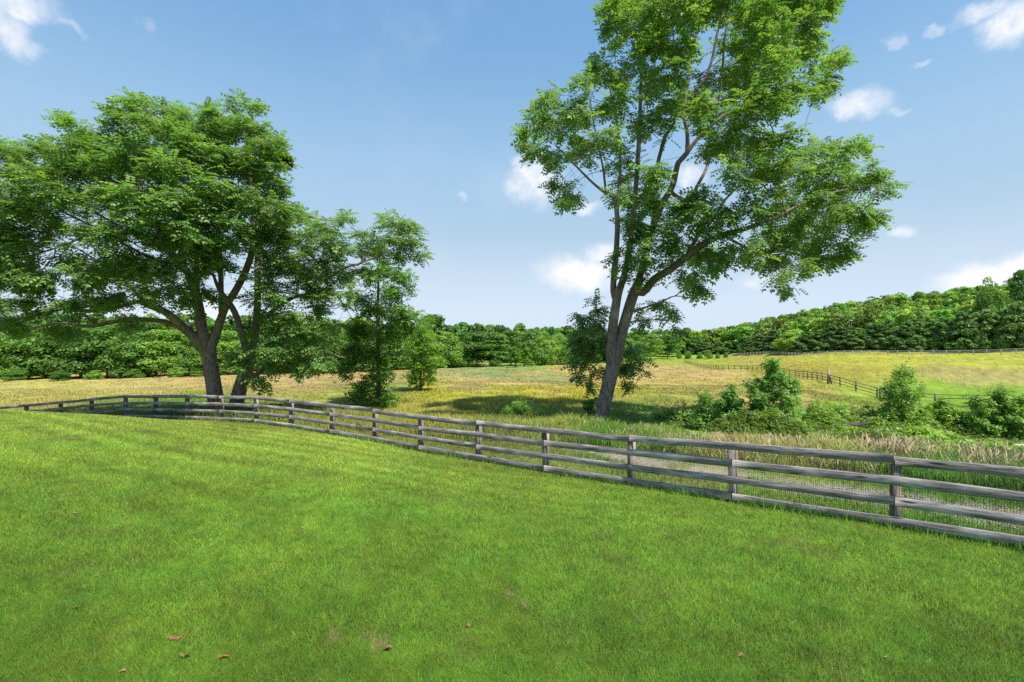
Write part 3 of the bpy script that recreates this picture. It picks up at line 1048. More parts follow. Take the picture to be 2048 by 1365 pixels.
def compound_template(pairs=5):
    """a feathery leaf of paired leaflets; quads in a local frame (x along, y side, z up)"""
    q = []
    def leaflet(p, d, ln, wd):
        d = np.array(d) / np.linalg.norm(d); p = np.array(p)
        s = np.cross(d, [0, 0, 1.0]); s /= np.linalg.norm(s)
        q.extend([p, p + d * ln * .45 + s * wd, p + d * ln, p + d * ln * .45 - s * wd])
    def rach(t): return (t, 0, .06 * t - .30 * t * t)
    for i in range(pairs):
        t = .22 + .7 * i / (pairs - 1)
        ln = .34 * (1 - .45 * abs(t - .55))
        for s in (-1, 1):
            leaflet(rach(t), (.6, s, -.35), ln, .085)
    leaflet(rach(.94), (1, 0.02, -.5), .3, .065)
    return np.array(q)


def simple_template():
    q = []
    for (a, b, z) in ((0, 1, 0), (-1, .5, -.1), (1, .5, -.05), (.2, -.6, .05)):
        d = np.array([b, a, -.25 + z]); d = d / np.linalg.norm(d)
        s = np.cross(d, [0, 0, 1.0]); s /= np.linalg.norm(s)
        p = d * .1
        q.extend([p, p + d * .45 + s * .26, p + d * 1.0, p + d * .45 - s * .26])
    return np.array(q)


T_COMP = compound_template(4); T_COMP4 = compound_template(3); T_SIMP = simple_template()


def place_leaves(name, pos, dirv, upv, scale, tmpl, mat, rg, bright=(.7, 1.35), clump=None):
    n = len(pos)
    d = dirv / (np.linalg.norm(dirv, axis=1)[:, None] + 1e-9)
    s = np.cross(upv, d); s /= np.linalg.norm(s, axis=1)[:, None] + 1e-9
    u = np.cross(d, s)
    T = tmpl
    VV = pos[:, None] + scale[:, None, None] * (T[None, :, 0:1] * d[:, None] + T[None, :, 1:2] * s[:, None] + T[None, :, 2:3] * u[:, None])
    k_ = len(T)
    b = rg.uniform(*bright, n)
    if clump is not None: b = b * clump
    hue = rg.normal(0, .1, n)
    c = np.stack([b * (1 + 1.3 * hue), b * (1 + .25 * hue), b * (1 - .4 * hue)], 1)
    CC = np.repeat(np.clip(c, .2, 2.2), k_, axis=0)
    return mk_mesh(name, VV.reshape(-1, 3), np.arange(n * k_).reshape(-1, 4), mat, col=CC)


def leafy_from_skel(sk, per, maxh, scale, tmpl, mat, rg, origin, droop=.3, up=.15, name='crown', keep=None, inner=.0, jitter=.1, spray=False):
    idx_ = np.nonzero((sk.h <= maxh) & (sk.par_ok))[0]
    idx_ = np.repeat(idx_, per)
    if keep is not None: idx_ = idx_[keep(sk.P[idx_], rg)]
    n = len(idx_)
    t = rg.random(n)[:, None]
    q = np.maximum(sk.PAR[idx_], 0)
    pos = sk.P[idx_] * t + sk.P[q] * (1 - t) + rg.normal(0, jitter, (n, 3))
    out = pos - origin; out /= np.linalg.norm(out, axis=1)[:, None] + 1e-9
    rnd = rg.normal(0, 1, (n, 3)); rnd /= np.linalg.norm(rnd, axis=1)[:, None]
    dv = sk.dir[idx_] * .55 + rnd * .95 + out * .25
    dv[:, 2] = dv[:, 2] * .6 - droop + up
    if spray:
        pos = sk.P[idx_] + rg.normal(0, jitter, (n, 3)) * [1, 1, .6] + sk.dir[idx_] * rg.uniform(-.15, .1, n)[:, None]
        dv = sk.dir[idx_] * .5 + rnd * [1.0, 1.0, .45] + out * .3
        dv[:, 2] = dv[:, 2] * .7 - .12
    uv_ = np.array([[0, 0, 1.0]]) + rg.normal(0, .22 if spray else .35, (n, 3)) + np.array([[sd.x, sd.y, 0]]) * .25
    cl = .82 + .36 * vnoise(pos[:, 0] * .9 + pos[:, 2] * .37, pos[:, 1] * .7 + pos[:, 2] * .8, 81)
    return place_leaves(name, pos, dv, uv_, scale * rg.uniform(.7, 1.25, n), tmpl, mat, rg, clump=cl)


def blob_attractors(blobs, D0, dens, depth_fn, rg, holes=(), rmin=.25, flat=.8):
    out = []
    for b in blobs:
        px, py, r = b[:3]
        dz = b[3] if len(b) > 3 else None
        for side_ in (-1, 1) if dz is None else (0,):
            off = depth_fn(px, py) * rg.uniform(.35, 1.0) * side_ if dz is None else dz
            Dd = D0 + off
            c = P(px, py, Dd)
            rm = max(rmin, r / F * Dd)
            n = max(5, int(dens * (rm ** 2)))
            v = rg.normal(0, 1, (n, 3)); v /= np.linalg.norm(v, axis=1)[:, None]
            rad_ = rg.random(n) ** .45
            q = c + v * rad_[:, None] * rm * np.array([1, 1.15, flat])
            out.append(q)
    A = np.concatenate(out)
    if len(holes):
        qx = 1024 + A[:, 0] / A[:, 1] * F; qy = 682 - (A[:, 2] - CZ) / A[:, 1] * F
        k_ = np.ones(len(A), bool)
        for hx, hy, hr in holes: k_ &= (qx - hx) ** 2 + (qy - hy) ** 2 > hr ** 2
        A = A[k_]
    return A


def hero_tree(name, label, cat, base, limbs, blobs, holes, D0, depth_fn, dens, step, kill, per, maxh, lscale, tmpl, lmat, bmat, seed, tip=.0065, group=None, droop=.35, cdroop=0.0, flat=.8, limit_leaf=None, ocol=None, minr=0.0, jitter=.1, spray=False):
    rg = np.random.default_rng(seed)
    sk = Skel()
    for lb in limbs:
        rows = []
        for q in lb:
            px, py, off, r = q
            rows.append([*P(px, py, D0 + off), r])
        sk.limb(np.array(rows), step)
    nseed = len(sk.p)
    A = blob_attractors(blobs, D0, dens, depth_fn, rg, holes, flat=flat)
    # low trunk is bare: grow only from nodes above the first limbs
    Z0 = np.array([q[2] for q in sk.p]); st = 0
    sk.colonize(A, step, kill, 2.2, 70, rg, cdroop)
    sk.finish(tip)
    sk.par_ok = np.arange(len(sk.P)) >= nseed
    e = empty(name, base, label, cat, group)
    b = np.array(base)
    sk.P = sk.P - b
    obj('trunk', sk.mesh('trunk', bmat, minr), e)
    org = A.mean(0) - b; org[2] -= 2
    keep = None
    if holes:
        def keep(p, rg_):
            w_ = p + b
            qx = 1024 + w_[:, 0] / w_[:, 1] * F; qy = 682 - (w_[:, 2] - CZ) / w_[:, 1] * F
            k_ = np.ones(len(p), bool)
            for hx, hy, hr in holes: k_ &= (qx - hx) ** 2 + (qy - hy) ** 2 > (hr * rg_.uniform(.6, 1.05, len(p))) ** 2
            return k_
    cr = obj('crown', leafy_from_skel(sk, per, maxh, lscale, tmpl, lmat, rg, org, droop=droop, keep=keep, jitter=jitter, spray=spray), e)
    if ocol: cr.color = (*ocol, 1)
    print(name, 'nodes', len(sk.P), 'leaf faces', len(cr.data.polygons))
    return e


# ------------------------------------------------------------------ right walnut
RD = 22.5
R_limbs = [
    [(1196, 860, 0, .36), (1203, 835, 0, .33), (1213, 790, 0, .32), (1224, 745, 0, .33), (1231, 715, 0, .33)],
    [(1226, 735, 0, .25), (1222, 700, -.1, .24), (1228, 640, -.2, .22), (1236, 590, -.3, .19), (1246, 560, -.3, .15), (1255, 520, -.5, .13), (1265, 460, -.6, .12), (1270, 400, -.8, .11), (1277, 300, -1, .10), (1281, 200, -1.1, .08), (1284, 100, -1.2, .06), (1288, 0, -1.2, .045), (1290, -70, -1.2, .02)],
    [(1232, 600, -.3, .15), (1227, 582, 0, .145), (1229, 540, .3, .14), (1233, 500, .5, .13), (1235, 440, .6, .12), (1228, 395, .8, .10), (1210, 385, 1, .075), (1185, 365, 1.2, .06), (1150, 330, 1.4, .045), (1110, 290, 1.5, .025)],
    [(1234, 420, .6, .09), (1240, 360, 1, .08), (1238, 280, 1.6, .06), (1225, 200, 2, .045), (1210, 140, 2, .03)],
    [(1212, 385, 1, .06), (1205, 330, .4, .05), (1190, 260, 0, .035), (1180, 200, -.3, .02)],
    [(1231, 715, 0, .3), (1243, 670, 0, .26), (1256, 625, 0, .25), (1267, 590, 0, .24), (1276, 570, 0, .22)],
    [(1272, 580, 0, .2), (1286, 585, -.4, .19), (1311, 557, -1, .17), (1340, 540, -1.6, .155), (1374, 514, -2.2, .14), (1410, 487, -2.6, .12), (1445, 470, -2.8, .11), (1500, 455, -3, .09), (1560, 430, -3, .07), (1620, 400, -2.7, .05), (1690, 380, -2.5, .03), (1740, 380, -2.4, .015)],
    [(1374, 514, -2.2, .09), (1395, 470, -2.6, .08), (1405, 448, -2.8, .08), (1425, 440, -2.9, .07), (1450, 400, -3, .05), (1480, 370, -3, .03)],
    [(1276, 570, 0, .17), (1288, 520, .3, .16), (1304, 460, .6, .155), (1325, 408, .8, .15), (1345, 372, .9, .145), (1357, 325, 1, .13), (1374, 306, 1, .12), (1374, 262, .9, .09), (1367, 228, .8, .08), (1373, 180, .8, .07), (1385, 110, .8, .055), (1398, 30, .8, .04), (1410, -60, .8, .02)],
    [(1280, 560, 0, .12), (1296, 500, -.6, .11), (1308, 430, -.8, .10), (1314, 340, -1, .09), (1322, 302, -1, .085), (1331, 272, -1, .08), (1348, 245, -1.1, .06), (1360, 190, -1.2, .05), (1350, 120, -1.2, .035), (1345, 40, -1.2, .02)],
    [(1374, 306, 1, .10), (1400, 272, 1.1, .09), (1430, 245, 1.2, .085), (1455, 227, 1.3, .075), (1510, 205, 1.5, .06), (1560, 180, 1.6, .045), (1620, 145, 1.7, .025)],
    [(1430, 245, 1.2, .06), (1438, 200, 1, .055), (1445, 140, .8, .05), (1450, 70, .6, .04), (1465, 0, .6, .03), (1480, -80, .6, .015)],
    [(1374, 200, .8, .06), (1405, 165, .4, .07), (1422, 127, .3, .065), (1430, 90, .3, .055), (1440, 44, .3, .05), (1455, 0, .3, .035)],
    [(1340, 385, .9, .1), (1375, 400, 1.4, .09), (1400, 362, 1.8, .085), (1416, 330, 2, .075), (1440, 270, 2.2, .06), (1480, 240, 2.4, .04), (1540, 240, 2.6, .025)],
    [(1445, 470, -2.8, .06), (1500, 500, -2.4, .045), (1550, 530, -2, .03), (1575, 570, -1.8, .012)],
    [(1232, 690, 0, .05), (1208, 660, .9, .04), (1180, 635, 1.5, .03), (1155, 628, 2, .012)],
    [(1228, 715, 0, .05), (1205, 720, 1.1, .035), (1180, 740, 1.6, .015)],
    [(1262, 625, 0, .06), (1290, 615, .4, .045), (1322, 604, .6, .04), (1350, 592, .7, .03), (1384, 597, .8, .012)],
    [(1350, 592, .7, .025), (1372, 575, .8, .022), (1385, 560, .8, .018), (1400, 548, .8, .01)],
    [(1250, 680, 0, .05), (1265, 700, 1, .035), (1280, 735, 1.3, .02)],
    [(1255, 645, 0, .04), (1290, 640, 1.2, .03), (1330, 640, 1.6, .012)],
]
R_blobs = [(1245, 20, 40), (1300, 30, 48), (1370, 15, 48), (1440, 10, 45), (1510, 15, 48), (1580, 10, 48), (1640, 10, 32), (1662, 5, 16),
    (1235, 75, 28), (1225, 45, 20), (1300, 95, 42), (1350, 85, 38), (1500, 90, 46), (1565, 70, 42), (1610, 55, 30), (1195, 130, 24), (1250, 145, 34), (1300, 165, 32), (1165, 172, 24),
    (1105, 200, 30), (1075, 240, 28), (1058, 275, 20), (1070, 300, 22), (1120, 250, 38), (1170, 230, 32), (1175, 300, 38), (1110, 320, 32), (1125, 370, 28), (1135, 400, 18), (1155, 395, 18), (1215, 285, 36), (1235, 210, 36),
    (1350, 150, 38), (1395, 205, 36), (1480, 150, 42), (1540, 140, 42), (1600, 105, 38), (1650, 125, 28), (1675, 115, 16), (1645, 170, 24), (1625, 192, 16),
    (1330, 225, 36), (1400, 240, 34), (1480, 215, 44), (1545, 205, 40), (1285, 250, 30), (1430, 150, 26), (1590, 170, 30),
    (1255, 330, 38), (1240, 385, 28), (1310, 345, 26), (1430, 290, 38), (1500, 275, 40), (1555, 285, 34), (1600, 300, 28), (1530, 312, 28), (1480, 310, 26), (1575, 320, 24),
    (1650, 300, 32), (1690, 305, 28), (1722, 300, 18), (1738, 345, 28), (1765, 375, 20), (1700, 365, 42), (1640, 360, 42), (1580, 350, 34), (1520, 345, 30), (1465, 345, 34),
    (1420, 405, 42, -3), (1490, 410, 46, -3.6), (1560, 405, 46), (1630, 420, 48), (1700, 430, 42), (1745, 440, 22), (1738, 472, 18), (1690, 490, 30), (1620, 475, 42), (1550, 475, 42), (1480, 465, 42, -3.4), (1410, 455, 40, -2.6), (1350, 430, 40, -1.8),
    (1420, 390, 40, -2.4), (1380, 400, 36, -2.4), (1340, 215, 40, -2.6), (1400, 230, 36, -2.5), (1290, 370, 36, -2),
    (1290, 400, 38), (1270, 440, 34), (1285, 490, 34, -2.6), (1330, 455, 36, -2.8), (1270, 450, 28, -2.2), (1390, 425, 38, -3.6), (1345, 500, 24, -2.6), (1310, 520, 20, -2.2), (1440, 445, 36, -3.8), (1310, 400, 30, -2.8), (1240, 520, 18, -1.6), (1330, 480, 36, -1.4), (1275, 497, 40, -1.4), (1340, 515, 22, -1.5), (1400, 505, 32), (1450, 510, 26), (1545, 520, 30), (1590, 525, 26), (1640, 515, 26), (1672, 510, 20), (1560, 550, 16), (1575, 582, 10), (1608, 545, 16), (1500, 500, 24),
    (1255, 535, 22, -.9), (1290, 555, 16, -1), (1385, 555, 20), (1400, 583, 14), (1425, 535, 18), (1362, 540, 16),
    (1190, 598, 16, 1.5), (1152, 628, 16, 2), (1178, 640, 26, 1.5), (1208, 620, 16, 1), (1175, 690, 34, 1.6), (1190, 735, 26, 1.5), (1158, 752, 10, 1.8), (1182, 770, 10, 1.5), (1212, 680, 24, 1.5),
    (1305, 610, 20, 1.4), (1335, 632, 16, 1.6), (1285, 640, 18, 1.5), (1352, 655, 8, 1.6), (1268, 720, 24, 1.4), (1284, 742, 18, 1.4), (1258, 765, 12, 1.4), (1266, 695, 20, 1.5), (1384, 597, 8, .8), (1180, 660, 34, .8), (1200, 700, 34, 1.1), (1165, 715, 26, 2.2), (1190, 640, 26, 2.2), (1200, 745, 20, 1.2), (1150, 680, 14, 1.8), (1320, 615, 22, 2), (1345, 625, 18, 1.2), (1300, 640, 18, 2), (1285, 715, 22, 1.8), (1262, 740, 18, 2),
    (1280, -45, 55), (1360, -65, 65), (1450, -65, 65), (1540, -45, 55), (1410, -130, 60), (1600, -40, 35)]
R_holes = [(1385, 343, 22), (1322, 268, 10), (1232, 450, 8), (1400, 300, 8), (1305, 210, 10), (1240, 165, 9), (1445, 190, 8), (1480, 300, 9), (1545, 315, 12), (1170, 420, 18), (1340, 590, 18), (1450, 600, 40), (1232, 555, 14), (1245, 590, 12), (1565, 400, 6), (1330, 150, 9), (1400, 130, 9), (1620, 250, 20), (1500, 555, 26), (1330, 560, 10), (1350, 50, 12), (1420, 60, 12), (1340, 110, 12), (1470, 110, 10), (1530, 170, 10), (1450, 250, 12), (1520, 240, 10), (1300, 290, 12), (1150, 280, 8), (1255, 260, 10), (1350, 360, 10), (1440, 340, 10), (1260, 100, 9), (1590, 60, 9), (1560, 20, 9), (1300, 440, 9)]
def r_depth(px, py):
    return 4.6 * math.sqrt(max(.04, 1 - ((px - 1400) / 430) ** 2 - ((py - 280) / 560) ** 2))
base = P(1200, 848, RD); base[2] = gz(base[0], base[1])
hero_tree('walnut_tree', 'tall leaning walnut tree with a forked trunk just behind the board fence', 'tree', base, R_limbs, R_blobs, R_holes, RD, r_depth,
          36, .26, .35, 11, 1, .54, T_COMP, M_WALNUT, M_BARK, 101, spray=True, jitter=.11)

# ------------------------------------------------------------------ left walnuts
LD = 24.3
A_limbs = [
    [(438, 842, 0, .40), (434, 820, 0, .37), (428, 780, 0, .34), (421, 735, 0, .33), (417, 705, 0, .34)],
    [(416, 705, 0, .24), (402, 690, 0, .23), (386, 672, -.2, .22), (366, 655, -.4, .2), (345, 635, -.6, .18), (325, 621, -.9, .16), (300, 612, -1.1, .13), (275, 603, -1.2, .11), (243, 612, -1.3, .1), (190, 622, -1.4, .09), (120, 620, -1.5, .06), (60, 634, -1.6, .045), (10, 640, -1.6, .02)],
    [(372, 662, -.3, .14), (355, 652, -.2, .13), (322, 642, 0, .12), (264, 638, .3, .11), (220, 645, .5, .1), (188, 652, .6, .09), (150, 650, .8, .07), (123, 646, 1, .06), (70, 655, 1.3, .045), (26, 664, 1.5, .02)],
    [(300, 612, -1.1, .09), (284, 600, -1.6, .08), (262, 575, -2.2, .06), (220, 540, -2.7, .045), (160, 500, -3.2, .03), (90, 460, -3.5, .015)],
    [(418, 700, 0, .27), (405, 665, 0, .25), (396, 610, .2, .22), (386, 575, .3, .2), (377, 548, .4, .18), (359, 525, .6, .14), (343, 505, .8, .12), (325, 470, 1, .10), (300, 420, 1.2, .08), (270, 350, 1.4, .06), (230, 280, 1.6, .04), (185, 262, 1.6, .015)],
    [(377, 548, .4, .12), (350, 530, -.3, .1), (316, 520, -1.2, .09), (270, 500, -2, .07), (200, 460, -2.6, .055), (120, 420, -3, .04), (40, 370, -3.2, .02)],
    [(359, 525, .6, .1), (345, 560, 1, .02)],
    [(343, 505, .8, .08), (270, 470, 2, .07), (180, 420, 3, .05), (90, 380, 3.5, .04), (-20, 370, 4, .02)],
    [(200, 460, -2.6, .04), (100, 500, -2.5, .035), (0, 520, -2.2, .03), (-100, 500, -2, .015)],
    [(396, 610, .2, .12), (392, 540, -.8, .11), (395, 470, -1.6, .1), (380, 400, -2.2, .08), (350, 320, -2.6, .05), (320, 260, -2.6, .03), (290, 215, -2.6, .012)],
    [(420, 702, 0, .22), (432, 668, 0, .2), (441, 640, 0, .18), (452, 612, 0, .17), (472, 580, 0, .16), (492, 540, 0, .15), (506, 490, .2, .13), (508, 420, .4, .11), (500, 350, .6, .08), (490, 280, .6, .05), (480, 225, .6, .02)],
    [(442, 630, 0, .12), (442, 590, .3, .12), (441, 540, .5, .115), (438, 495, .7, .11), (432, 430, .9, .09), (415, 350, 1, .06), (400, 280, 1, .04), (385, 240, 1, .015)],
    [(472, 580, 0, .1), (500, 520, -1.2, .09), (530, 450, -2, .07), (545, 380, -2.4, .05), (550, 310, -2.4, .02)],
]
A_blobs = [(262, 205, 18), (285, 215, 20), (345, 222, 20), (402, 212, 16), (418, 235, 18), (465, 210, 17), (498, 212, 18), (495, 255, 28), (532, 290, 28), (555, 285, 12), (440, 265, 28), (400, 270, 32), (350, 270, 36), (300, 255, 34), (240, 228, 18), (235, 270, 28),
    (180, 262, 17), (142, 245, 18), (130, 235, 10), (155, 280, 20), (200, 300, 32), (120, 305, 26), (90, 305, 22), (75, 290, 14), (25, 293, 20), (0, 300, 26), (-40, 312, 36), (-95, 345, 46), (-140, 400, 46),
    (45, 340, 32), (100, 350, 32), (160, 340, 38), (230, 340, 42), (300, 320, 42), (370, 330, 42), (440, 325, 42), (510, 345, 38), (548, 330, 22), (555, 372, 20),
    (20, 400, 40), (90, 410, 34), (155, 400, 32), (220, 400, 36), (290, 390, 38), (360, 400, 46), (430, 400, 46), (500, 410, 42), (550, 420, 30),
    (0, 465, 38), (60, 475, 36), (110, 450, 24), (190, 460, 34), (260, 455, 38), (330, 465, 42), (400, 470, 42), (470, 470, 36),
    (-60, 450, 52), (-120, 500, 52), (-60, 550, 50), (20, 535, 36), (80, 550, 30), (200, 535, 34), (255, 530, 38), (315, 540, 34), (350, 575, 20), (370, 600, 14), (385, 540, 22), (420, 525, 22), (285, 578, 24), (300, 600, 12),
    (35, 598, 26), (85, 608, 26), (145, 602, 22), (190, 597, 26), (240, 592, 22), (18, 640, 20), (55, 650, 16), (100, 655, 12), (150, 665, 9), (128, 665, 10), (-40, 625, 38), (412, 585, 12), (150, 530, 20), (260, 650, 6),
    (300, 420, 40, -5), (380, 450, 40, -4.6), (230, 480, 40, -4.5), (340, 340, 40, -4.2), (430, 360, 40, -4), (150, 560, 30, -4), (280, 300, 34, -3.6), (110, 380, 34, -4.4), (470, 430, 32, -3.6), (210, 390, 34, -4.8), (460, 380, 40, -3), (420, 480, 34, -3), (500, 480, 30, -2.6), (350, 500, 34, -3.6), (300, 540, 30, -3.4), (520, 400, 30, -2.2), (480, 320, 36, -2.8), (60, 420, 40, -3.6), (20, 500, 40, -3.4), (200, 560, 26, -3), (90, 570, 30, -3), (-40, 480, 44, -3), (390, 300, 36, -3.2), (220, 320, 36, -3.4)]
A_holes = [(145, 500, 10), (125, 568, 14), (190, 395, 8), (178, 365, 7), (250, 585, 8), (432, 625, 26), (428, 570, 10), (478, 640, 12), (50, 505, 8), (10, 430, 12), (30, 560, 9), (330, 500, 6), (420, 470, 6), (265, 430, 6), (345, 440, 5), (232, 560, 8), (90, 590, 8), (165, 635, 10), (60, 625, 9), (340, 610, 8), (250, 622, 8), (75, 430, 8), (400, 445, 5), (390, 350, 5)]
A_blobs += [(x, y, 30, -o) for x, y, o in [(260, 250, 2.6), (330, 270, 3), (410, 300, 3), (120, 340, 3.4), (180, 330, 3.4), (330, 440, 4.4), (260, 400, 4.6), (400, 400, 4), (170, 480, 4), (480, 270, 2), (520, 330, 2), (450, 440, 3), (60, 360, 3.6), (0, 440, 3.6), (120, 520, 3.4), (50, 560, 3), (430, 510, 2.4)]]
def a_depth(px, py):
    return 5.2 * math.sqrt(max(.06, 1 - ((px - 220) / 430) ** 2 - ((py - 430) / 330) ** 2))
base = P(438, 832, LD); base[2] = gz(base[0], base[1])
hero_tree('walnut_tree', 'broad spreading walnut tree with long low limbs at the left', 'tree', base, A_limbs, A_blobs, A_holes, LD, a_depth,
          48, .27, .35, 14, 1, .56, T_COMP, M_WALNUT, M_BARK, 202, spray=True, jitter=.12)

BD = 24.9
B_limbs = [
    [(466, 842, 0, .36), (471, 815, 0, .33), (478, 785, 0, .32), (489, 750, 0, .30), (500, 720, 0, .26)],
    [(494, 742, 0, .14), (508, 752, -.2, .13), (520, 744, -.3, .12), (546, 726, -.4, .1), (582, 717, -.5, .085), (620, 712, -.5, .07), (659, 709, -.5, .05), (690, 716, -.5, .015)],
    [(498, 725, 0, .17), (490, 692, -.1, .16), (482, 662, -.2, .15), (469, 624, -.3, .14), (454, 600, -.4, .13), (438, 578, -.5, .1), (425, 545, -.6, .06)],
    [(500, 720, 0, .2), (510, 670, .3, .18), (515, 600, .5, .16), (515, 530, .7, .14), (520, 460, .8, .12), (530, 400, .8, .08), (545, 350, .8, .03)],
    [(512, 655, .3, .12), (550, 618, .2, .11), (588, 594, 0, .1), (615, 588, 0, .09), (650, 560, 0, .08), (697, 532, 0, .07), (723, 525, 0, .06), (743, 488, 0, .04), (780, 465, 0, .025), (800, 450, 0, .012)],
    [(723, 525, 0, .04), (760, 512, .1, .03), (800, 490, .2, .02), (835, 495, .2, .01)],
    [(520, 480, .8, .08), (560, 440, .8, .06), (600, 430, .8, .05), (650, 440, .6, .03), (690, 440, .6, .012)],
    [(650, 560, 0, .05), (680, 600, -.3, .04), (700, 630, -.4, .015)],
]
B_blobs = [(590, 430, 24), (570, 470, 36), (622, 468, 30), (660, 455, 20), (688, 440, 18), (668, 490, 32), (715, 470, 20), (742, 470, 14), (768, 445, 14), (765, 432, 8), (800, 448, 14), (828, 458, 12), (842, 500, 10), (820, 485, 20), (782, 480, 20), (842, 515, 8), (735, 500, 20), (765, 510, 14), (800, 510, 10),
    (520, 475, 30), (558, 530, 38), (618, 530, 38), (680, 545, 30), (650, 592, 26), (600, 578, 28), (540, 585, 28), (700, 585, 18), (725, 540, 14), (690, 620, 14), (640, 620, 16),
    (545, 625, 30, -1.2), (575, 655, 26, -1.4), (520, 690, 22, -1.6), (555, 700, 34, -1.8), (610, 672, 28), (595, 705, 30, -1.2), (635, 690, 22), (500, 722, 24, -1.6), (470, 715, 16, -1.4), (560, 735, 20, -1.2), (615, 730, 18), (640, 725, 12), (528, 768, 12, -1.5), (520, 750, 14, -1.6), (500, 660, 14, -1.6), (660, 650, 18), (600, 740, 10), (560, 500, 34, -2.6), (530, 560, 30, -2.4), (610, 520, 32, -2.4), (640, 560, 26, -2), (590, 630, 30, -2.2), (560, 590, 26, -2.4), (500, 600, 16, -2), (660, 520, 24, -2)]
B_holes = [(478, 640, 16), (432, 620, 22), (705, 560, 6), (640, 640, 10), (600, 620, 8), (570, 605, 6), (710, 610, 8), (730, 560, 10), (670, 640, 8)]
def b_depth(px, py): return 3.0 * math.sqrt(max(.05, 1 - ((px - 590) / 270) ** 2 - ((py - 560) / 250) ** 2))
base = P(468, 832, BD); base[2] = gz(base[0], base[1])
hero_tree('walnut_tree', 'slanting walnut trunk beside the spreading tree, its limbs reaching right', 'tree', base, B_limbs, B_blobs, B_holes, BD, b_depth,
          50, .26, .34, 13, 1, .54, T_COMP, M_WALNUT, M_BARK, 303, spray=True, jitter=.11)

# slender oak behind the fence
OD = 31.0
O_limbs = [[(758, 822, 0, .17), (758, 780, 0, .155), (757, 700, 0, .13), (756, 620, 0, .10), (757, 560, 0, .07), (760, 510, 0, .04), (764, 480, 0, .02)],
    [(757, 700, 0, .05), (730, 715, -1, .04), (700, 730, -1.2, .025), (680, 745, -1.2, .01)], [(757, 640, 0, .05), (730, 610, .8, .04), (705, 590, 1, .015)],
    [(757, 660, 0, .05), (790, 640, -.6, .04), (830, 640, -1, .025), (860, 652, -1, .01)], [(757, 760, 0, .04), (735, 775, -.8, .03), (712, 798, -1, .01)], [(757, 770, 0, .03), (775, 785, -.5, .02), (785, 800, -.8, .01)]]
O_blobs = [(762, 500, 14), (765, 535, 24), (740, 555, 18), (800, 555, 18), (815, 545, 9), (785, 585, 24), (722, 600, 20), (818, 575, 10), (745, 620, 26), (795, 625, 26), (832, 632, 16), (858, 650, 10), (722, 660, 30), (770, 665, 32), (815, 665, 18), (705, 700, 24), (745, 715, 26), (682, 738, 13), (690, 752, 8), (785, 715, 22), (710, 730, 18), (768, 745, 14), (740, 760, 16), (722, 778, 15), (710, 798, 9), (772, 785, 16), (745, 795, 15), (790, 795, 7), (760, 805, 8)]
def o_depth(px, py): return .8 + 1.6 * math.sqrt(max(0, 1 - ((px - 760) / 110) ** 2))
base = P(758, 815, OD); base[2] = gz(base[0], base[1])
hero_tree('oak_tree', 'slim young oak with drooping lower branches behind the middle of the board fence', 'tree', base, O_limbs, O_blobs, [(700, 775, 8), (800, 600, 6), (730, 580, 6), (805, 745, 8)], OD, o_depth,
          32, .2, .26, 9, 4, .2, T_SIMP, M_OAK, M_BARK2, 404, flat=.6, droop=.3, jitter=.26)
PD = 43.7
P_limbs = [[(841, 790, 0, .12), (842, 750, 0, .1), (843, 700, 0, .08), (845, 660, 0, .04), (846, 645, 0, .015)], [(845, 775, .1, .07), (848, 740, .1, .05), (850, 715, .2, .02)]]
P_blobs = [(846, 652, 10), (838, 668, 16), (858, 672, 16), (822, 690, 16), (868, 695, 18), (845, 700, 22), (818, 718, 18), (870, 722, 18), (842, 730, 22), (825, 750, 14), (862, 745, 14), (822, 764, 8), (864, 758, 8), (842, 760, 10)]
base = P(842, 783, PD); base[2] = gz(base[0], base[1])
hero_tree('pin_oak', 'bright light green young pin oak standing alone in the field right of the slim oak', 'tree', base, P_limbs, P_blobs, [], PD, lambda a, b: 1.4,
          30, .2, .25, 8, 4, .21, T_SIMP, M_OAK, M_BARK2, 505, flat=.5, ocol=(1.6, 1.4, 1.1), jitter=.24)
for (px, py, D, top, wd, lab, col_, sd_) in [(1031, 733, 107, 700, 17, 'small round light green tree, the shorter of the pair in the far field', (1.3, 1.25, 1), 61), (1048, 735, 109, 683, 22, 'small upright yellowish tree, the taller of the pair in the far field', (1.5, 1.2, 1.0), 62)]:
    hgt = py - top
    lim = [[(px, py + 3, 0, .18), (px + 1, py - hgt * .4, 0, .13), (px, top + 4, 0, .04)]]
    bl = [(px - wd * .45, py - hgt * .42, wd * .42), (px + wd * .45, py - hgt * .4, wd * .42), (px, py - hgt * .55, wd * .5), (px - wd * .3, py - hgt * .72, wd * .36), (px + wd * .3, py - hgt * .7, wd * .36), (px, py - hgt * .88, wd * .24), (px, py - hgt * .35, wd * .3)]
    base = P(px, py, D); base[2] = gz(base[0], base[1])
    hero_tree('field_tree', lab, 'tree', base, lim, bl, [], D, lambda a, b: .8, 14, .35, .38, 9, 3, .34, T_SIMP, M_OAK, M_BARK2, sd_, ocol=col_)


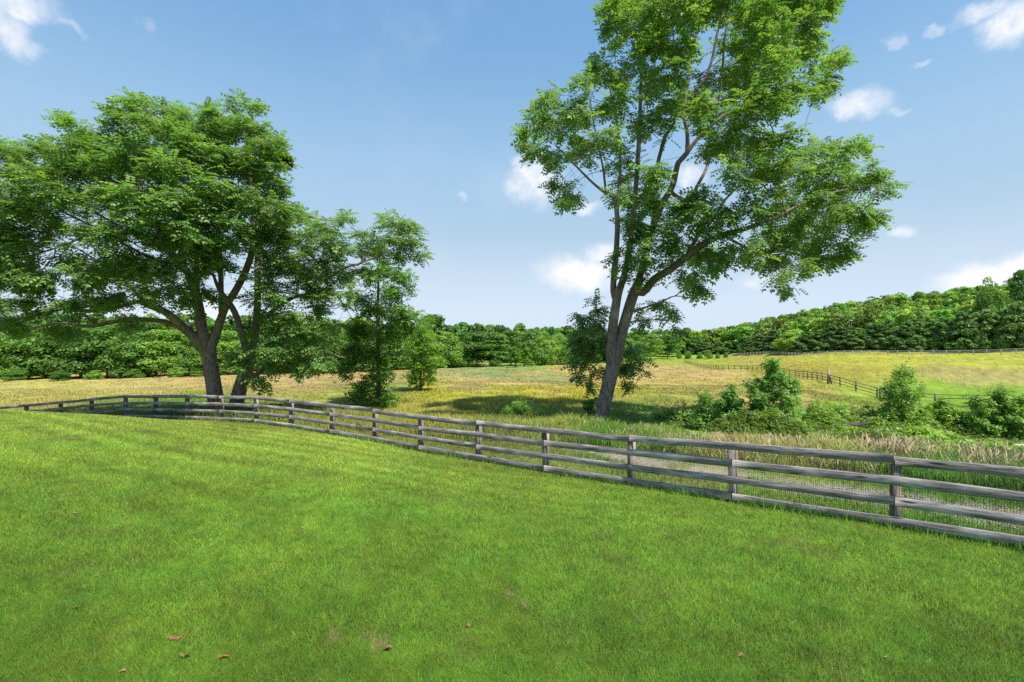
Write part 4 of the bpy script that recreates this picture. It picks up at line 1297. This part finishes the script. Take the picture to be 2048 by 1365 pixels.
# ------------------------------------------------------------------ shrubs and saplings
def bush(name, label, cat, px, D, blobs, seed, col=(1, 1, 1), dens=60, lscale=.13, depth=.7, group=None, stems=3, step=.12, per=11, tmpl=None, maxh=3, flat=.85):
    g = gpt(px, D); rg = np.random.default_rng(seed)
    py = 682 + (CZ - g[2]) / D * F
    tops = sorted(blobs, key=lambda b: b[1])[:max(1, stems)]
    lim = []
    for k_ in range(stems):
        t = tops[k_ % len(tops)] if k_ == 0 else blobs[int(rg.integers(len(blobs)))]
        lim.append([(px, py + 6, 0, .05), ((px * 2 + t[0]) / 3 + rg.normal(0, 2), py + (t[1] - py) * .4, rg.normal(0, .2), .035), (t[0], t[1] + t[2] * .3, rg.normal(0, .3), .012)])
    return hero_tree(name, label, cat, g, lim, blobs, [], D, (lambda a, b: depth), dens, step, step * 1.2, per, maxh, lscale, tmpl if tmpl is not None else T_SIMP, M_SHRUB, M_BARK2, seed, tip=.004, ocol=col, flat=flat, group=group)


bush('sapling', 'dense dark green bushy young tree, tallest growth behind the right half of the fence', 'young tree', 1545, 19.5,
     [(1548, 722, 12), (1543, 740, 18), (1530, 765, 24), (1562, 762, 22), (1515, 775, 14), (1500, 772, 10), (1590, 770, 12), (1545, 795, 32), (1515, 800, 20), (1580, 795, 22), (1540, 825, 34), (1575, 830, 28), (1515, 830, 24), (1550, 852, 30), (1588, 850, 16), (1512, 852, 16)], 701, col=(1.1, 1.15, 1.15), depth=.8, stems=4, dens=60)
bush('shrub', 'dark rounded shrub left of the tallest bushy young tree', 'shrub', 1460, 19.8,
     [(1462, 780, 12), (1455, 800, 20), (1475, 805, 18), (1445, 825, 22), (1480, 830, 22), (1465, 845, 24), (1440, 848, 18), (1500, 835, 12)], 702, col=(1.0, 1.08, 1.1))
bush('shrub', 'narrow upright shrub at the left end of the thicket behind the fence', 'shrub', 1415, 20,
     [(1410, 795, 9), (1412, 812, 13), (1405, 830, 13), (1425, 835, 16), (1412, 850, 16), (1432, 852, 14), (1395, 850, 8)], 703, col=(1.05, 1.1, 1.1))
bush('shrub', 'light green weedy bush right of the tallest young tree', 'shrub', 1660, 21,
     [(1640, 822, 12), (1660, 815, 14), (1680, 818, 14), (1650, 840, 20), (1680, 840, 20), (1625, 850, 16), (1700, 835, 12), (1610, 858, 16), (1660, 858, 16)], 704, col=(1.45, 1.3, 1.0), stems=5)
bush('shrub', 'low yellow green bush at the foot of the tallest young tree', 'shrub', 1600, 19,
     [(1595, 855, 16), (1620, 862, 16), (1575, 868, 14), (1640, 868, 12)], 705, col=(1.0, 1.05, 1.0), stems=4)
bush('sapling', 'bright leafy sapling with drooping leaves standing left of the wide thicket', 'young tree', 1800, 20,
     [(1805, 748, 10), (1800, 765, 16), (1822, 772, 12), (1785, 778, 12), (1795, 795, 22), (1825, 795, 16), (1835, 780, 8), (1785, 820, 20), (1808, 825, 22), (1775, 835, 14), (1765, 848, 8), (1815, 848, 18), (1790, 850, 16)], 706, col=(1.2, 1.2, 1.0), tmpl=T_COMP4, lscale=.3, dens=50, stems=3)
bush('thicket', 'wide green thicket of brambles right of the bright sapling', 'bush', 1890, 19,
     [(1860, 815, 12), (1885, 805, 14), (1850, 835, 16), (1880, 830, 20), (1910, 825, 20), (1860, 855, 20), (1895, 855, 22), (1925, 850, 22), (1880, 880, 18), (1910, 880, 18), (1845, 865, 14), (1930, 880, 14), (1850, 885, 12)], 707, col=(1.4, 1.3, 1.0), stems=6)
bush('thicket', 'dark overgrown bush with a bare shaded stem at the right edge', 'bush', 2010, 18.5,
     [(2000, 785, 8), (1998, 805, 12), (1970, 815, 16), (2020, 815, 18), (1955, 838, 20), (1990, 838, 24), (2030, 838, 24), (2060, 825, 24), (1970, 862, 20), (2010, 862, 20), (2050, 860, 22), (2090, 850, 26), (2070, 800, 16), (1950, 800, 8)], 708, col=(1.15, 1.15, 1.05), stems=6)
bush('shrub', 'small isolated feathery bush in the meadow left of the leaning walnut', 'shrub', 1046, 24,
     [(1043, 806, 10), (1028, 816, 13), (1060, 812, 13), (1012, 824, 10), (1045, 826, 16), (1078, 822, 10), (1070, 832, 12), (1020, 834, 12)], 709, col=(1.25, 1.25, 1.0), step=.12, dens=80, tmpl=T_COMP4, lscale=.2)
bush('sapling', 'tiny sapling just left of the leaning walnut trunk', 'young tree', 1178, 23.5,
     [(1180, 802, 5), (1176, 812, 6), (1183, 818, 6), (1178, 828, 7)], 710, col=(.85, .95, 1.0), step=.12, stems=1, depth=.15)
bush('shrub', 'low broadleaf weeds patch between the walnut and the narrow shrub', 'shrub', 1340, 24,
     [(1330, 822, 10), (1350, 826, 11), (1370, 822, 11), (1388, 828, 10), (1310, 828, 8)], 711, col=(1.3, 1.25, 1.0), step=.16, stems=5, depth=.8)

# old rail half hidden in the weeds
op = gpt(1742, 19.0)
e = empty('old_fence_section', op, 'short weathered rail fence section half hidden in weeds by the bright sapling', 'fence')
zt = CZ - (845 - 682) / F * 19.0 - op[2]
for k_, dz in enumerate((0, -.34)):
    a = np.array([-1.15, -.1, zt + dz]); b = np.array([1.3, .25, zt + dz - .03])
    board('rail', [a, (a + b) / 2, b], .13, .04, M_DARKW, e, rgf, 0, .0, u0=k_ * 7.0)
for x_ in (-1.1, 1.25):
    box_part('post', x_, .05 + x_ * .12, -.2, zt + .05, .12, .12, .1, M_DARKW, e)

# pale rock at the right edge
def rock(name, label, px, D, size):
    g = gpt(px, D)
    import bmesh
    bm = bmesh.new(); bmesh.ops.create_icosphere(bm, subdivisions=3, radius=1)
    for v in bm.verts:
        n_ = float(vnoise([v.co.x * 1.6 + 4], [v.co.y * 1.6 + v.co.z * 2], 90)[0])
        v.co *= .75 + .5 * n_
        v.co = Vector((v.co.x * size, v.co.y * size * .8, v.co.z * size * .55))
    me = bpy.data.meshes.new(name); bm.to_mesh(me); bm.free(); me.materials.append(M_ROCK)
    o = obj(name, me, loc=(g[0], g[1], g[2] + size * .55)); tag(o, label, 'rock')
rock('rock', 'pale boulder lying in the tall grass at the right edge', 2040, 14.6, .33)

# fallen leaves on the lawn
LEAVES = [(352, 1280, 1.35, (1, 1, 1), 'long curled rust red leaf on the lawn, left of the other two large dead leaves'),
          (370, 1318, .9, (.9, .85, .8), 'small dark red crumpled leaf just below the long curled leaf'),
          (448, 1318, 1.2, (1.1, .9, .8), 'crumpled orange red leaf, rightmost of the cluster of three at the lower left'),
          (776, 1307, .95, (1.4, 1.6, 1.6), 'salmon coloured dry leaf on the worn patch at the bottom centre'),
          (937, 1255, .5, (1.2, 1.2, 1.1), 'single tiny orange leaf right of the worn patch on the lawn'),
          (152, 1223, .5, (1.1, 1.4, 1.4), 'tiny tan leaf near the left edge of the lawn'),
          (195, 1156, .5, (1, 1.2, 1.2), 'tiny brown leaf alone on the left part of the lawn'),
          (150, 1030, .75, (1.2, 1.7, 1.6), 'pale leaf lying highest on the left part of the lawn'),
          (1215, 1112, .55, (1, 1.2, 1.3), 'tiny reddish leaf alone on the middle of the lawn below the fence'),
          (1482, 1318, .45, (1.3, 1.3, 1.2), 'tiny orange leaf alone at the lower right of the lawn'),
          (245, 1346, .6, (1.0, 1.3, 1.3), 'small brown leaf at the bottom edge below the long curled leaf'),
          (1773, 1322, .4, (1.4, 1.9, 1.8), 'tiny pale leaf nearest the lower right corner')]
def dead_leaf_mesh(seed):
    rg = np.random.default_rng(seed)
    nu, nv = 9, 5
    vs = []
    for i in range(nu):
        t = i / (nu - 1); w_ = .033 * math.sin(math.pi * min(1, t * .95 + .04)) ** .8
        for j in range(nv):
            s = (j / (nv - 1) - .5) * 2
            z = abs(s) ** 1.5 * .014 * (1 if seed % 2 else -.4) + .012 * math.sin(t * 5 + seed) + rg.normal(0, .003)
            vs.append(((t - .5) * .1, s * w_ * (1 + rg.normal(0, .22)), z))
    f = [(i * nv + j, i * nv + j + 1, (i + 1) * nv + j + 1, (i + 1) * nv + j) for i in range(nu - 1) for j in range(nv - 1)]
    return mk_mesh('fallen_leaf', np.array(vs), np.array(f), M_DEAD, smooth=True)
md, t = M_DEAD, None
nt_ = M_DEAD.node_tree
oi = nt_.nodes.new('ShaderNodeObjectInfo'); mxn = nt_.nodes.new('ShaderNodeMix'); mxn.data_type = 'RGBA'; mxn.blend_type = 'MULTIPLY'; mxn.inputs[0].default_value = 1
bsd = [n_ for n_ in nt_.nodes if n_.type == 'BSDF_PRINCIPLED'][0]
src = bsd.inputs[0].links[0].from_socket
nt_.links.new(src, mxn.inputs[6]); nt_.links.new(oi.outputs['Color'], mxn.inputs[7]); nt_.links.new(mxn.outputs[2], bsd.inputs[0])
def lawn_hit(px, py):
    lo, hi = 3.0, 30.0
    for D in np.linspace(3, 30, 800):
        x = (px - 1024) / F * D
        if CZ - (py - 682) / F * D <= gz(x, D): return x, D, gz(x, D)
    return x, D, gz(x, D)
for k_, (px, py, s_, c_, lab) in enumerate(LEAVES):
    x, y, z = lawn_hit(px, py)
    o = obj('fallen_leaf', dead_leaf_mesh(900 + k_), loc=(x, y, z + .022))
    o.rotation_euler = (random.uniform(-.3, .3), random.uniform(-.3, .3), random.uniform(-.5, .9))
    o.scale = (s_, s_, s_); o.color = (*c_, 1)
    tag(o, lab, 'leaf', 'dead leaves fallen on the lawn')


# ------------------------------------------------------------------ far trees: a few prototypes, copied
def far_tree_mesh(kind, h, wdt, n_lobes, n_leaf, lsize, seed):
    """returns (crown mesh, trunk mesh); base at origin"""
    rg = np.random.default_rng(seed)
    lob = []
    for i in range(n_lobes):
        if kind == 'broad':
            t = rg.uniform(.12, .97)
            env = wdt * .5 * (math.sin(math.pi * min(1, (t * .86 + .14))) ** .55)
            a = rg.uniform(0, 6.28); q = env * math.sqrt(rg.uniform(.15, 1)) * .78
            rr_ = rg.uniform(.13, .22) * wdt * (1.15 - .4 * t)
            lob.append((q * math.cos(a), q * math.sin(a), h * t, rr_, rr_ * .72))
        elif kind == 'pine':
            t = rg.uniform(.03, .98)
            env = wdt * .5 * (1 - t) ** .7 + .25
            a = rg.uniform(0, 6.28); q = env * rg.uniform(.5, .95)
            rr_ = rg.uniform(.08, .15) * wdt * (1.25 - .8 * t)
            lob.append((q * math.cos(a), q * math.sin(a), h * t, rr_, rr_ * .85))
        else:  # slim
            t = rg.uniform(.2, .97)
            env = wdt * .5 * math.sin(math.pi * min(1, t * .8 + .18)) ** .8
            a = rg.uniform(0, 6.28); q = env * math.sqrt(rg.uniform(.1, 1)) * .8
            rr_ = rg.uniform(.12, .2) * wdt
            lob.append((q * math.cos(a), q * math.sin(a), h * t, rr_, rr_ * .8))
    lob = np.array(lob)
    wgt = lob[:, 3] ** 2; pick = rg.choice(len(lob), n_leaf, p=wgt / wgt.sum())
    v = rg.normal(0, 1, (n_leaf, 3)); v /= np.linalg.norm(v, axis=1)[:, None]
    v[:, 2] = np.abs(v[:, 2]) * np.where(rg.random(n_leaf) < .78, 1, -1)
    L = lob[pick]
    r_ = rg.uniform(.75, 1.08, n_leaf)[:, None]
    pos = L[:, :3] + v * r_ * np.c_[L[:, 3], L[:, 3], L[:, 4]]
    pos[:, 2] = np.maximum(pos[:, 2], .05)
    if kind == 'pine':
        out = np.c_[pos[:, 0], pos[:, 1], np.zeros(n_leaf)]; out /= np.linalg.norm(out, axis=1)[:, None] + 1e-6
        dv = out + rg.normal(0, .35, (n_leaf, 3)); dv[:, 2] += rg.uniform(.1, 1.1, n_leaf)
        nn = v + rg.normal(0, .5, v.shape) + [0, 0, .3]
        el = 2.3
    else:
        dv = rg.normal(0, 1, (n_leaf, 3)); nn = v + rg.normal(0, .55, v.shape) + [0, 0, .35]; el = 1.3
    nn /= np.linalg.norm(nn, axis=1)[:, None]
    dv = dv - nn * (dv * nn).sum(1)[:, None]; dv /= np.linalg.norm(dv, axis=1)[:, None] + 1e-6
    s = np.cross(nn, dv)
    ls = lsize * rg.uniform(.6, 1.35, n_leaf)[:, None]
    a = pos - dv * ls * .5 * el; b = pos + s * ls * .42; c = pos + dv * ls * .5 * el; d = pos - s * ls * .42
    VV = np.stack([a, b, c, d], 1).reshape(-1, 3)
    br = rg.uniform(.72, 1.3, n_leaf) * (rg.uniform(.8, 1.2, len(lob))[pick]); hue = rg.normal(0, .09, n_leaf)
    CC = np.repeat(np.stack([br * (1 + hue * 1.4), br * (1 + .2 * hue), br], 1), 4, axis=0)
    return VV, np.arange(len(VV)).reshape(-1, 4), CC, lob


def trunk_simple(h, r, lob, rg, nb=7):
    sk = Skel()
    sk.limb(np.array([[0, 0, -.4, r], [.1, 0, h * .3, r * .8], [-.05, .1, h * .6, r * .5], [0, 0, h * .92, r * .12]]), h / 14)
    for k_ in range(nb):
        q = lob[int(rg.integers(len(lob)))]
        z0 = max(.6, q[2] * .65)
        sk.limb(np.array([[0, 0, z0, r * .35], [q[0] * .5, q[1] * .5, (z0 + q[2]) / 2, r * .22], [q[0], q[1], q[2], r * .08]]), h / 14)
    sk.finish(.01)
    return sk.mesh('trunk', M_BARK2)


PROTO = {}
def proto(key, kind, h, wdt, nl, nf, ls, seed):
    VV, FF, CC, lob = far_tree_mesh(kind, h, wdt, nl, nf, ls, seed)
    me = mk_mesh('crown', VV, FF, M_PINE if kind == 'pine' else M_FAR, col=CC)
    PROTO[key] = (me, trunk_simple(h, .16 if kind != 'slim' else .12, lob, np.random.default_rng(seed)), h, wdt)
for k_ in range(5): proto('broad%d' % k_, 'broad', 10, 9, 46, 7500, .34, 1000 + k_)
for k_ in range(3): proto('slim%d' % k_, 'slim', 12, 6, 34, 3800, .30, 1100 + k_)
for k_ in range(4): proto('pine%d' % k_, 'pine', 12, 8, 130, 8500, .36, 1200 + k_)

ORD = ['first', 'second', 'third', 'fourth', 'fifth', 'sixth', 'seventh', 'eighth', 'ninth', 'tenth', 'eleventh', 'twelfth', 'thirteenth', 'fourteenth', 'fifteenth', 'sixteenth', 'seventeenth', 'eighteenth', 'nineteenth', 'twentieth',
       'twenty-first', 'twenty-second', 'twenty-third', 'twenty-fourth', 'twenty-fifth', 'twenty-sixth', 'twenty-seventh', 'twenty-eighth', 'twenty-ninth', 'thirtieth']
def place_far(name, key, px, D, height, width, label, cat, group, col, rot):
    me, tr, h, wd = PROTO[key]
    g = gpt(px, D)
    e = empty(name, (g[0], g[1], g[2] - .1), label, cat, group)
    s = (width / wd, width / wd, height / h)
    for nm, m_ in (('crown', me), ('trunk', tr)):
        o = obj(nm, m_, e); o.scale = s; o.rotation_euler = (0, 0, rot)
        if nm == 'crown': o.color = (*col, 1)
    return e


def tint_word(c):
    v = c[1]
    return 'dark green' if v < .92 else ('pale green' if v > 1.2 else 'mid green')


def tree_row(spec, name, cat, group, place, seed, kinds, phrase):
    """spec: list of (px, D, top_py, width_m, tint)"""
    rg = np.random.default_rng(seed)
    spec = sorted(spec)
    for k_, (px, D, top, wd, tint) in enumerate(spec):
        g = gpt(px, D)
        hh = (CZ - (top - 682) / F * D) - g[2] + .3
        key = kinds[int(rg.integers(len(kinds)))]
        place_far(name, key, px, D, hh, wd, '%s %s, %s from the left in %s' % (tint_word(tint), phrase, ORD[k_], place), cat, group, tint, rg.uniform(0, 6.28))


DK, MD, PL, YL = (.62, .72, .75), (.8, .88, .88), (1.25, 1.22, 1.1), (1.6, 1.3, 1.0)
left_row = [(-170, 82, 648, 11, MD), (-90, 84, 652, 10, DK), (-20, 84, 650, 11, PL), (55, 84, 655, 9, MD), (105, 85, 652, 10, MD), (160, 85, 662, 9, DK), (215, 86, 655, 10, MD), (262, 86, 668, 9, DK), (310, 88, 664, 10, PL), (352, 90, 668, 9, PL),
            (395, 90, 676, 8, MD), (450, 90, 665, 9, PL), (500, 92, 668, 9, MD), (552, 94, 662, 9, DK), (605, 96, 664, 10, MD), (655, 98, 660, 10, DK), (700, 104, 664, 10, MD), (745, 108, 662, 10, DK), (795, 114, 662, 11, MD)]
tree_row(left_row, 'edge_tree', 'tree', 'leafy trees of the left tree line', 'the left tree line', 31, ['broad0', 'broad1', 'broad2', 'broad3', 'broad4'], 'rounded leafy tree')
mid_row = [(838, 122, 664, 11, MD), (868, 124, 672, 10, DK), (895, 126, 668, 9, PL), (925, 130, 668, 10, DK), (955, 132, 664, 11, DK), (985, 134, 668, 13, MD), (1022, 140, 664, 11, DK), (1062, 150, 662, 11, MD), (1090, 155, 664, 9, PL), (1115, 160, 668, 10, PL), (1145, 170, 662, 11, MD),
           (1178, 178, 664, 11, MD), (1210, 185, 666, 12, DK), (1245, 192, 668, 12, MD), (1275, 200, 672, 11, MD), (1302, 210, 670, 12, PL), (1335, 222, 672, 12, DK)]
tree_row(mid_row, 'edge_tree', 'tree', 'leafy trees of the middle tree line', 'the middle tree line', 32, ['broad0', 'broad1', 'broad2', 'broad3', 'broad4', 'slim0', 'slim1', 'slim2'], 'leafy tree')
pines = []
rgp = np.random.default_rng(77)
for k_ in range(29):
    px = 1380 + k_ * 28.5 + rgp.uniform(-5, 5)
    D = np.interp(px, [1380, 1465, 1600, 1800, 2048, 2300], [258, 236, 176, 147, 127, 112]) + rgp.uniform(-1, 3)
    top = np.interp(px, [1380, 1465, 1600, 1700, 1800, 1900, 2000, 2100, 2200], [682, 678, 662, 655, 645, 632, 618, 606, 596]) + rgp.uniform(-9, 7)
    pines.append((px, D, top, np.interp(px, [1380, 2100], [10.5, 9.5]), (.72, .8, .8) if rgp.random() < .5 else (1.0, 1.05, 1.0)))
tree_row(pines, 'pine_tree', 'tree', 'evergreens of the row behind the silver grey fence', 'the evergreen row', 33, ['pine0', 'pine1', 'pine2', 'pine3'], 'bushy evergreen')
# emergent and notable trees on the hill
for px, D, top, wd, key, c_, lab in [(1978, 150, 558, 8.5, 'broad1', (.9, .95, .9), 'tall narrow tree standing above the evergreens near the right edge'),
                                     (2045, 165, 545, 11, 'broad3', (.65, .75, .8), 'big dark tree crown on the hill at the right edge'),
                                     (1578, 235, 630, 9, 'pine1', (.8, .9, .9), 'conical conifer rising above the tree line at the left foot of the hill'),
                                     (1585, 182, 662, 12, 'broad2', (1.75, 1.5, 1.1), 'pale willow like tree at the left end of the evergreen row'),
                                     (1502, 262, 648, 12, 'broad4', (.8, .9, .9), 'round dark tree on the skyline left of the conical conifer'),
                                     (1628, 230, 628, 11, 'broad0', (.8, .92, .9), 'round tree on the skyline right of the conical conifer')]:
    g = gpt(px, D); hh = (CZ - (top - 682) / F * D) - g[2] + .2
    place_far('hill_tree', key, px, D, hh, wd, lab, 'tree', None, c_, px * .1)
# row of small round shrubs at the field end
sh = [(1358, 226, 11), (1376, 224, 13), (1400, 222, 11), (1416, 221, 15), (1436, 220, 9), (1452, 219, 9)]
for k_, (px, D, s_) in enumerate(sh):
    place_far('round_shrub', 'broad%d' % (k_ % 5), px, D, s_ / F * D * 1.15, s_ / F * D * 1.3, 'small round green shrub, %s from the left at the far end of the field' % ORD[k_], 'shrub', 'small round shrubs at the far end of the field', (1.1, 1.1, 1), k_)
# undergrowth along the left and middle tree line
for k_, (px, D, s_, c_) in enumerate([(30, 79, 24, MD), (120, 80, 20, DK), (190, 81, 18, PL), (270, 83, 18, MD), (355, 85, 20, PL), (395, 87, 14, PL), (440, 87, 15, MD), (540, 90, 16, DK), (880, 121, 15, DK), (990, 129, 16, DK), (1060, 146, 12, PL), (1135, 166, 12, PL)]):
    place_far('edge_bush', 'broad%d' % (k_ % 5), px, D, s_ / F * D * 1.1, s_ / F * D * 1.8, '%s low bush at the foot of the tree line, %s from the left' % (tint_word(c_), ORD[k_]), 'bush', 'low bushes at the foot of the tree line', c_, k_ * 1.3)


# the wood behind, a canopy read as one mass
def woods(name, label, regions, n_leaf, lsize, seed):
    rg = np.random.default_rng(seed)
    base = [far_tree_mesh('broad', 10, 9, 18, n_leaf, lsize, seed + 5 + k_) for k_ in range(5)]
    for k_ in (1, 3): base[k_] = far_tree_mesh('slim', 10, 7.5, 22, n_leaf, lsize, seed + 15 + k_)
    vs, fs, cs = [], [], []; off = 0
    for (pxs, d0, d1, n, topf, wd, tone) in regions:
        for _ in range(n):
            px = rg.uniform(*pxs); a, b = d0(px), d1(px)
            D = math.sqrt(rg.uniform(a * a, b * b))
            VV, FF, CC, lob = base[int(rg.integers(5))]
            g = gpt(px, D)
            hh = topf(px, D) * rg.uniform(.75, 1.2)
            s = wd * rg.uniform(.7, 1.45) / 9
            an = rg.uniform(0, 6.28); ca, sa = math.cos(an), math.sin(an)
            v = np.c_[(VV[:, 0] * ca - VV[:, 1] * sa) * s + g[0], (VV[:, 0] * sa + VV[:, 1] * ca) * s + g[1], VV[:, 2] * hh / 10 + g[2]]
            tn = np.array(tone) * rg.choice([.55, .7, .8, .95, 1.1, 1.25]) * np.array([rg.uniform(.8, 1.35), 1, rg.uniform(.7, 1.2)])
            vs.append(v.astype(np.float32)); fs.append(FF + off); cs.append((CC * tn).astype(np.float32)); off += len(v)
    o = obj(name, mk_mesh(name, np.concatenate(vs), np.concatenate(fs), M_FAR, col=np.concatenate(cs)))
    tag(o, label, 'woodland', kind='stuff')
row = lambda px: float(np.interp(px, [-400, 0, 400, 650, 800, 950, 1100, 1300, 1380, 1465, 1600, 1800, 2048, 2400], [88, 90, 96, 102, 120, 138, 182, 215, 262, 245, 186, 156, 134, 118]))
woods('left_woodland', 'dark wooded backdrop rising behind the left and middle tree line', [((-420, 820), row, lambda p: row(p) + 70, 240, lambda px, D: 10.0 + (D - 100) * .022, 10, (.72, .82, .8)),
      ((800, 1400), row, lambda p: row(p) + 60, 120, lambda px, D: 11.5, 11, (.75, .85, .85))], 1100, .62, 500)
woods('hill_woodland', 'mixed green woodland covering the hillside at the right', [((1380, 2420), row, lambda p: float(np.interp(p, [1380, 1500, 1650, 1800, 2048, 2400], [300, 310, 275, 260, 250, 245])), 640, lambda px, D: 11.0, 9.5, (1.2, 1.22, 1.2))], 900, .68, 600)

# ------------------------------------------------------------------ utility poles
def pole(px, D, top, label, arm=True):
    g = gpt(px, D); z1 = CZ - (top - 682) / F * D - g[2]
    e = empty('utility_pole', g, label, 'utility pole', 'utility poles among the trees')
    sk = Skel(); sk.limb(np.array([[0, 0, -.3, .19], [0, 0, z1 * .5, .17], [0, 0, z1, .13]]), 1.0); sk.finish(.1)
    obj('shaft', sk.mesh('shaft', M_POLE), e)
    if arm:
        box_part('crossarm', 0, -.2, z1 - .75, z1 - .5, 2.4, .14, .1, M_POLE, e)
        for x_ in (-1.05, 0.0, 1.05):
            box_part('insulator', x_, -.2 + x_ * .1, z1 - .5, z1 - .2, .14, .14, 0, M_POLE, e)
pole(1970, 141, 617, 'pale utility pole with crossarm rising out of the evergreens below the tall narrow tree')
pole(1703, 170, 638, 'pale utility pole with crossarm above the middle of the evergreen row')
pole(1550, 212, 652, 'slender pale utility pole at the left end of the hill', arm=False)
pole(1493, 250, 662, 'short pale utility pole left of the slender one', arm=False)


# ------------------------------------------------------------------ rank broadleaf weeds between the shrubs
def weeds():
    rg = np.random.default_rng(41)
    n = 170000
    D = np.exp(rg.uniform(math.log(13.5), math.log(30), n)); X = rg.uniform(-.15, 1.35, n) * D; Y = D
    s_ = lawn_side(X, Y) - tall_edge(X)
    px = 1024 + X / Y * F
    m = np.clip((s_ - 2.2 + vnoise(X * .8, Y * .8, 71) * 2.0 - np.interp(px, [1300, 1400, 1820, 1900], [3.0, .8, .5, -.5])) / 1.0, 0, 1) * np.clip((14 - s_) / 4, 0, 1)
    m = m * np.interp(px, [1100, 1340, 1400, 2300], [.0, .05, 1, 1]) * np.clip(vnoise(X * .55 + 3, Y * .55, 72) * 2.6 - .7, .08, 1)
    k = rg.random(n) < m
    X, Y = X[k], Y[k]; n = len(X)
    Z = ground(X, Y)
    hgt = (.15 + 1.0 * vnoise(X * 1.1, Y * 1.1, 73) * vnoise(X * .5, Y * .5, 74) * 1.6)
    pos = np.c_[X, Y, Z + hgt * rg.random(n) ** .5]
    dv = rg.normal(0, 1, (n, 3)); dv[:, 2] = dv[:, 2] * .3 + .1
    up = rg.normal(0, .4, (n, 3)) + [0, 0, 1]
    patch = vnoise(X * .6, Y * .6, 75)
    me = place_leaves('weeds', pos, dv, up, rg.uniform(.07, .15, n), T_SIMP, M_SHRUB, rg, clump=.6 + patch * 1.1)
    ow = obj('weeds', me); ow.color = (1.2, 1.02, .9, 1)
    tag(ow, 'rank bright green broadleaf weeds growing between the shrubs behind the fence', 'weeds', kind='stuff')
weeds()


# ------------------------------------------------------------------ loose stones of the worn track behind the fence
def pebbles():
    rg = np.random.default_rng(51)
    n = 90000
    D = np.exp(rg.uniform(math.log(5), math.log(17), n)); X = rg.uniform(.1, 1.3, n) * D; Y = D
    k = rg.random(n) < gravel_mask(X, Y) * .35
    X, Y = X[k], Y[k]; n = len(X)
    Z = ground(X, Y)
    oct_ = np.array([[1, 0, 0], [0, 1, 0], [-1, 0, 0], [0, -1, 0], [0, 0, .7], [0, 0, -.4]], float)
    sz = rg.uniform(.01, .03, n)[:, None, None] * rg.uniform(.6, 1.3, (n, 6, 1))
    VV = np.stack([X, Y, Z + .012], 1)[:, None] + oct_[None] * sz
    fc = np.array([[0, 1, 4], [1, 2, 4], [2, 3, 4], [3, 0, 4], [1, 0, 5], [2, 1, 5], [3, 2, 5], [0, 3, 5]])
    FF = (fc[None] + (np.arange(n) * 6)[:, None, None]).reshape(-1, 3)
    cc = np.array([.42, .37, .31]) * rg.uniform(.5, 1.4, n)[:, None]
    me = mk_mesh('gravel', VV.reshape(-1, 3), FF, M_BLADE, col=np.repeat(cc, 6, axis=0))
    tag(obj('gravel', me), 'thin pale gravel scattered over the mown strip behind the fence', 'gravel', kind='stuff')
pebbles()
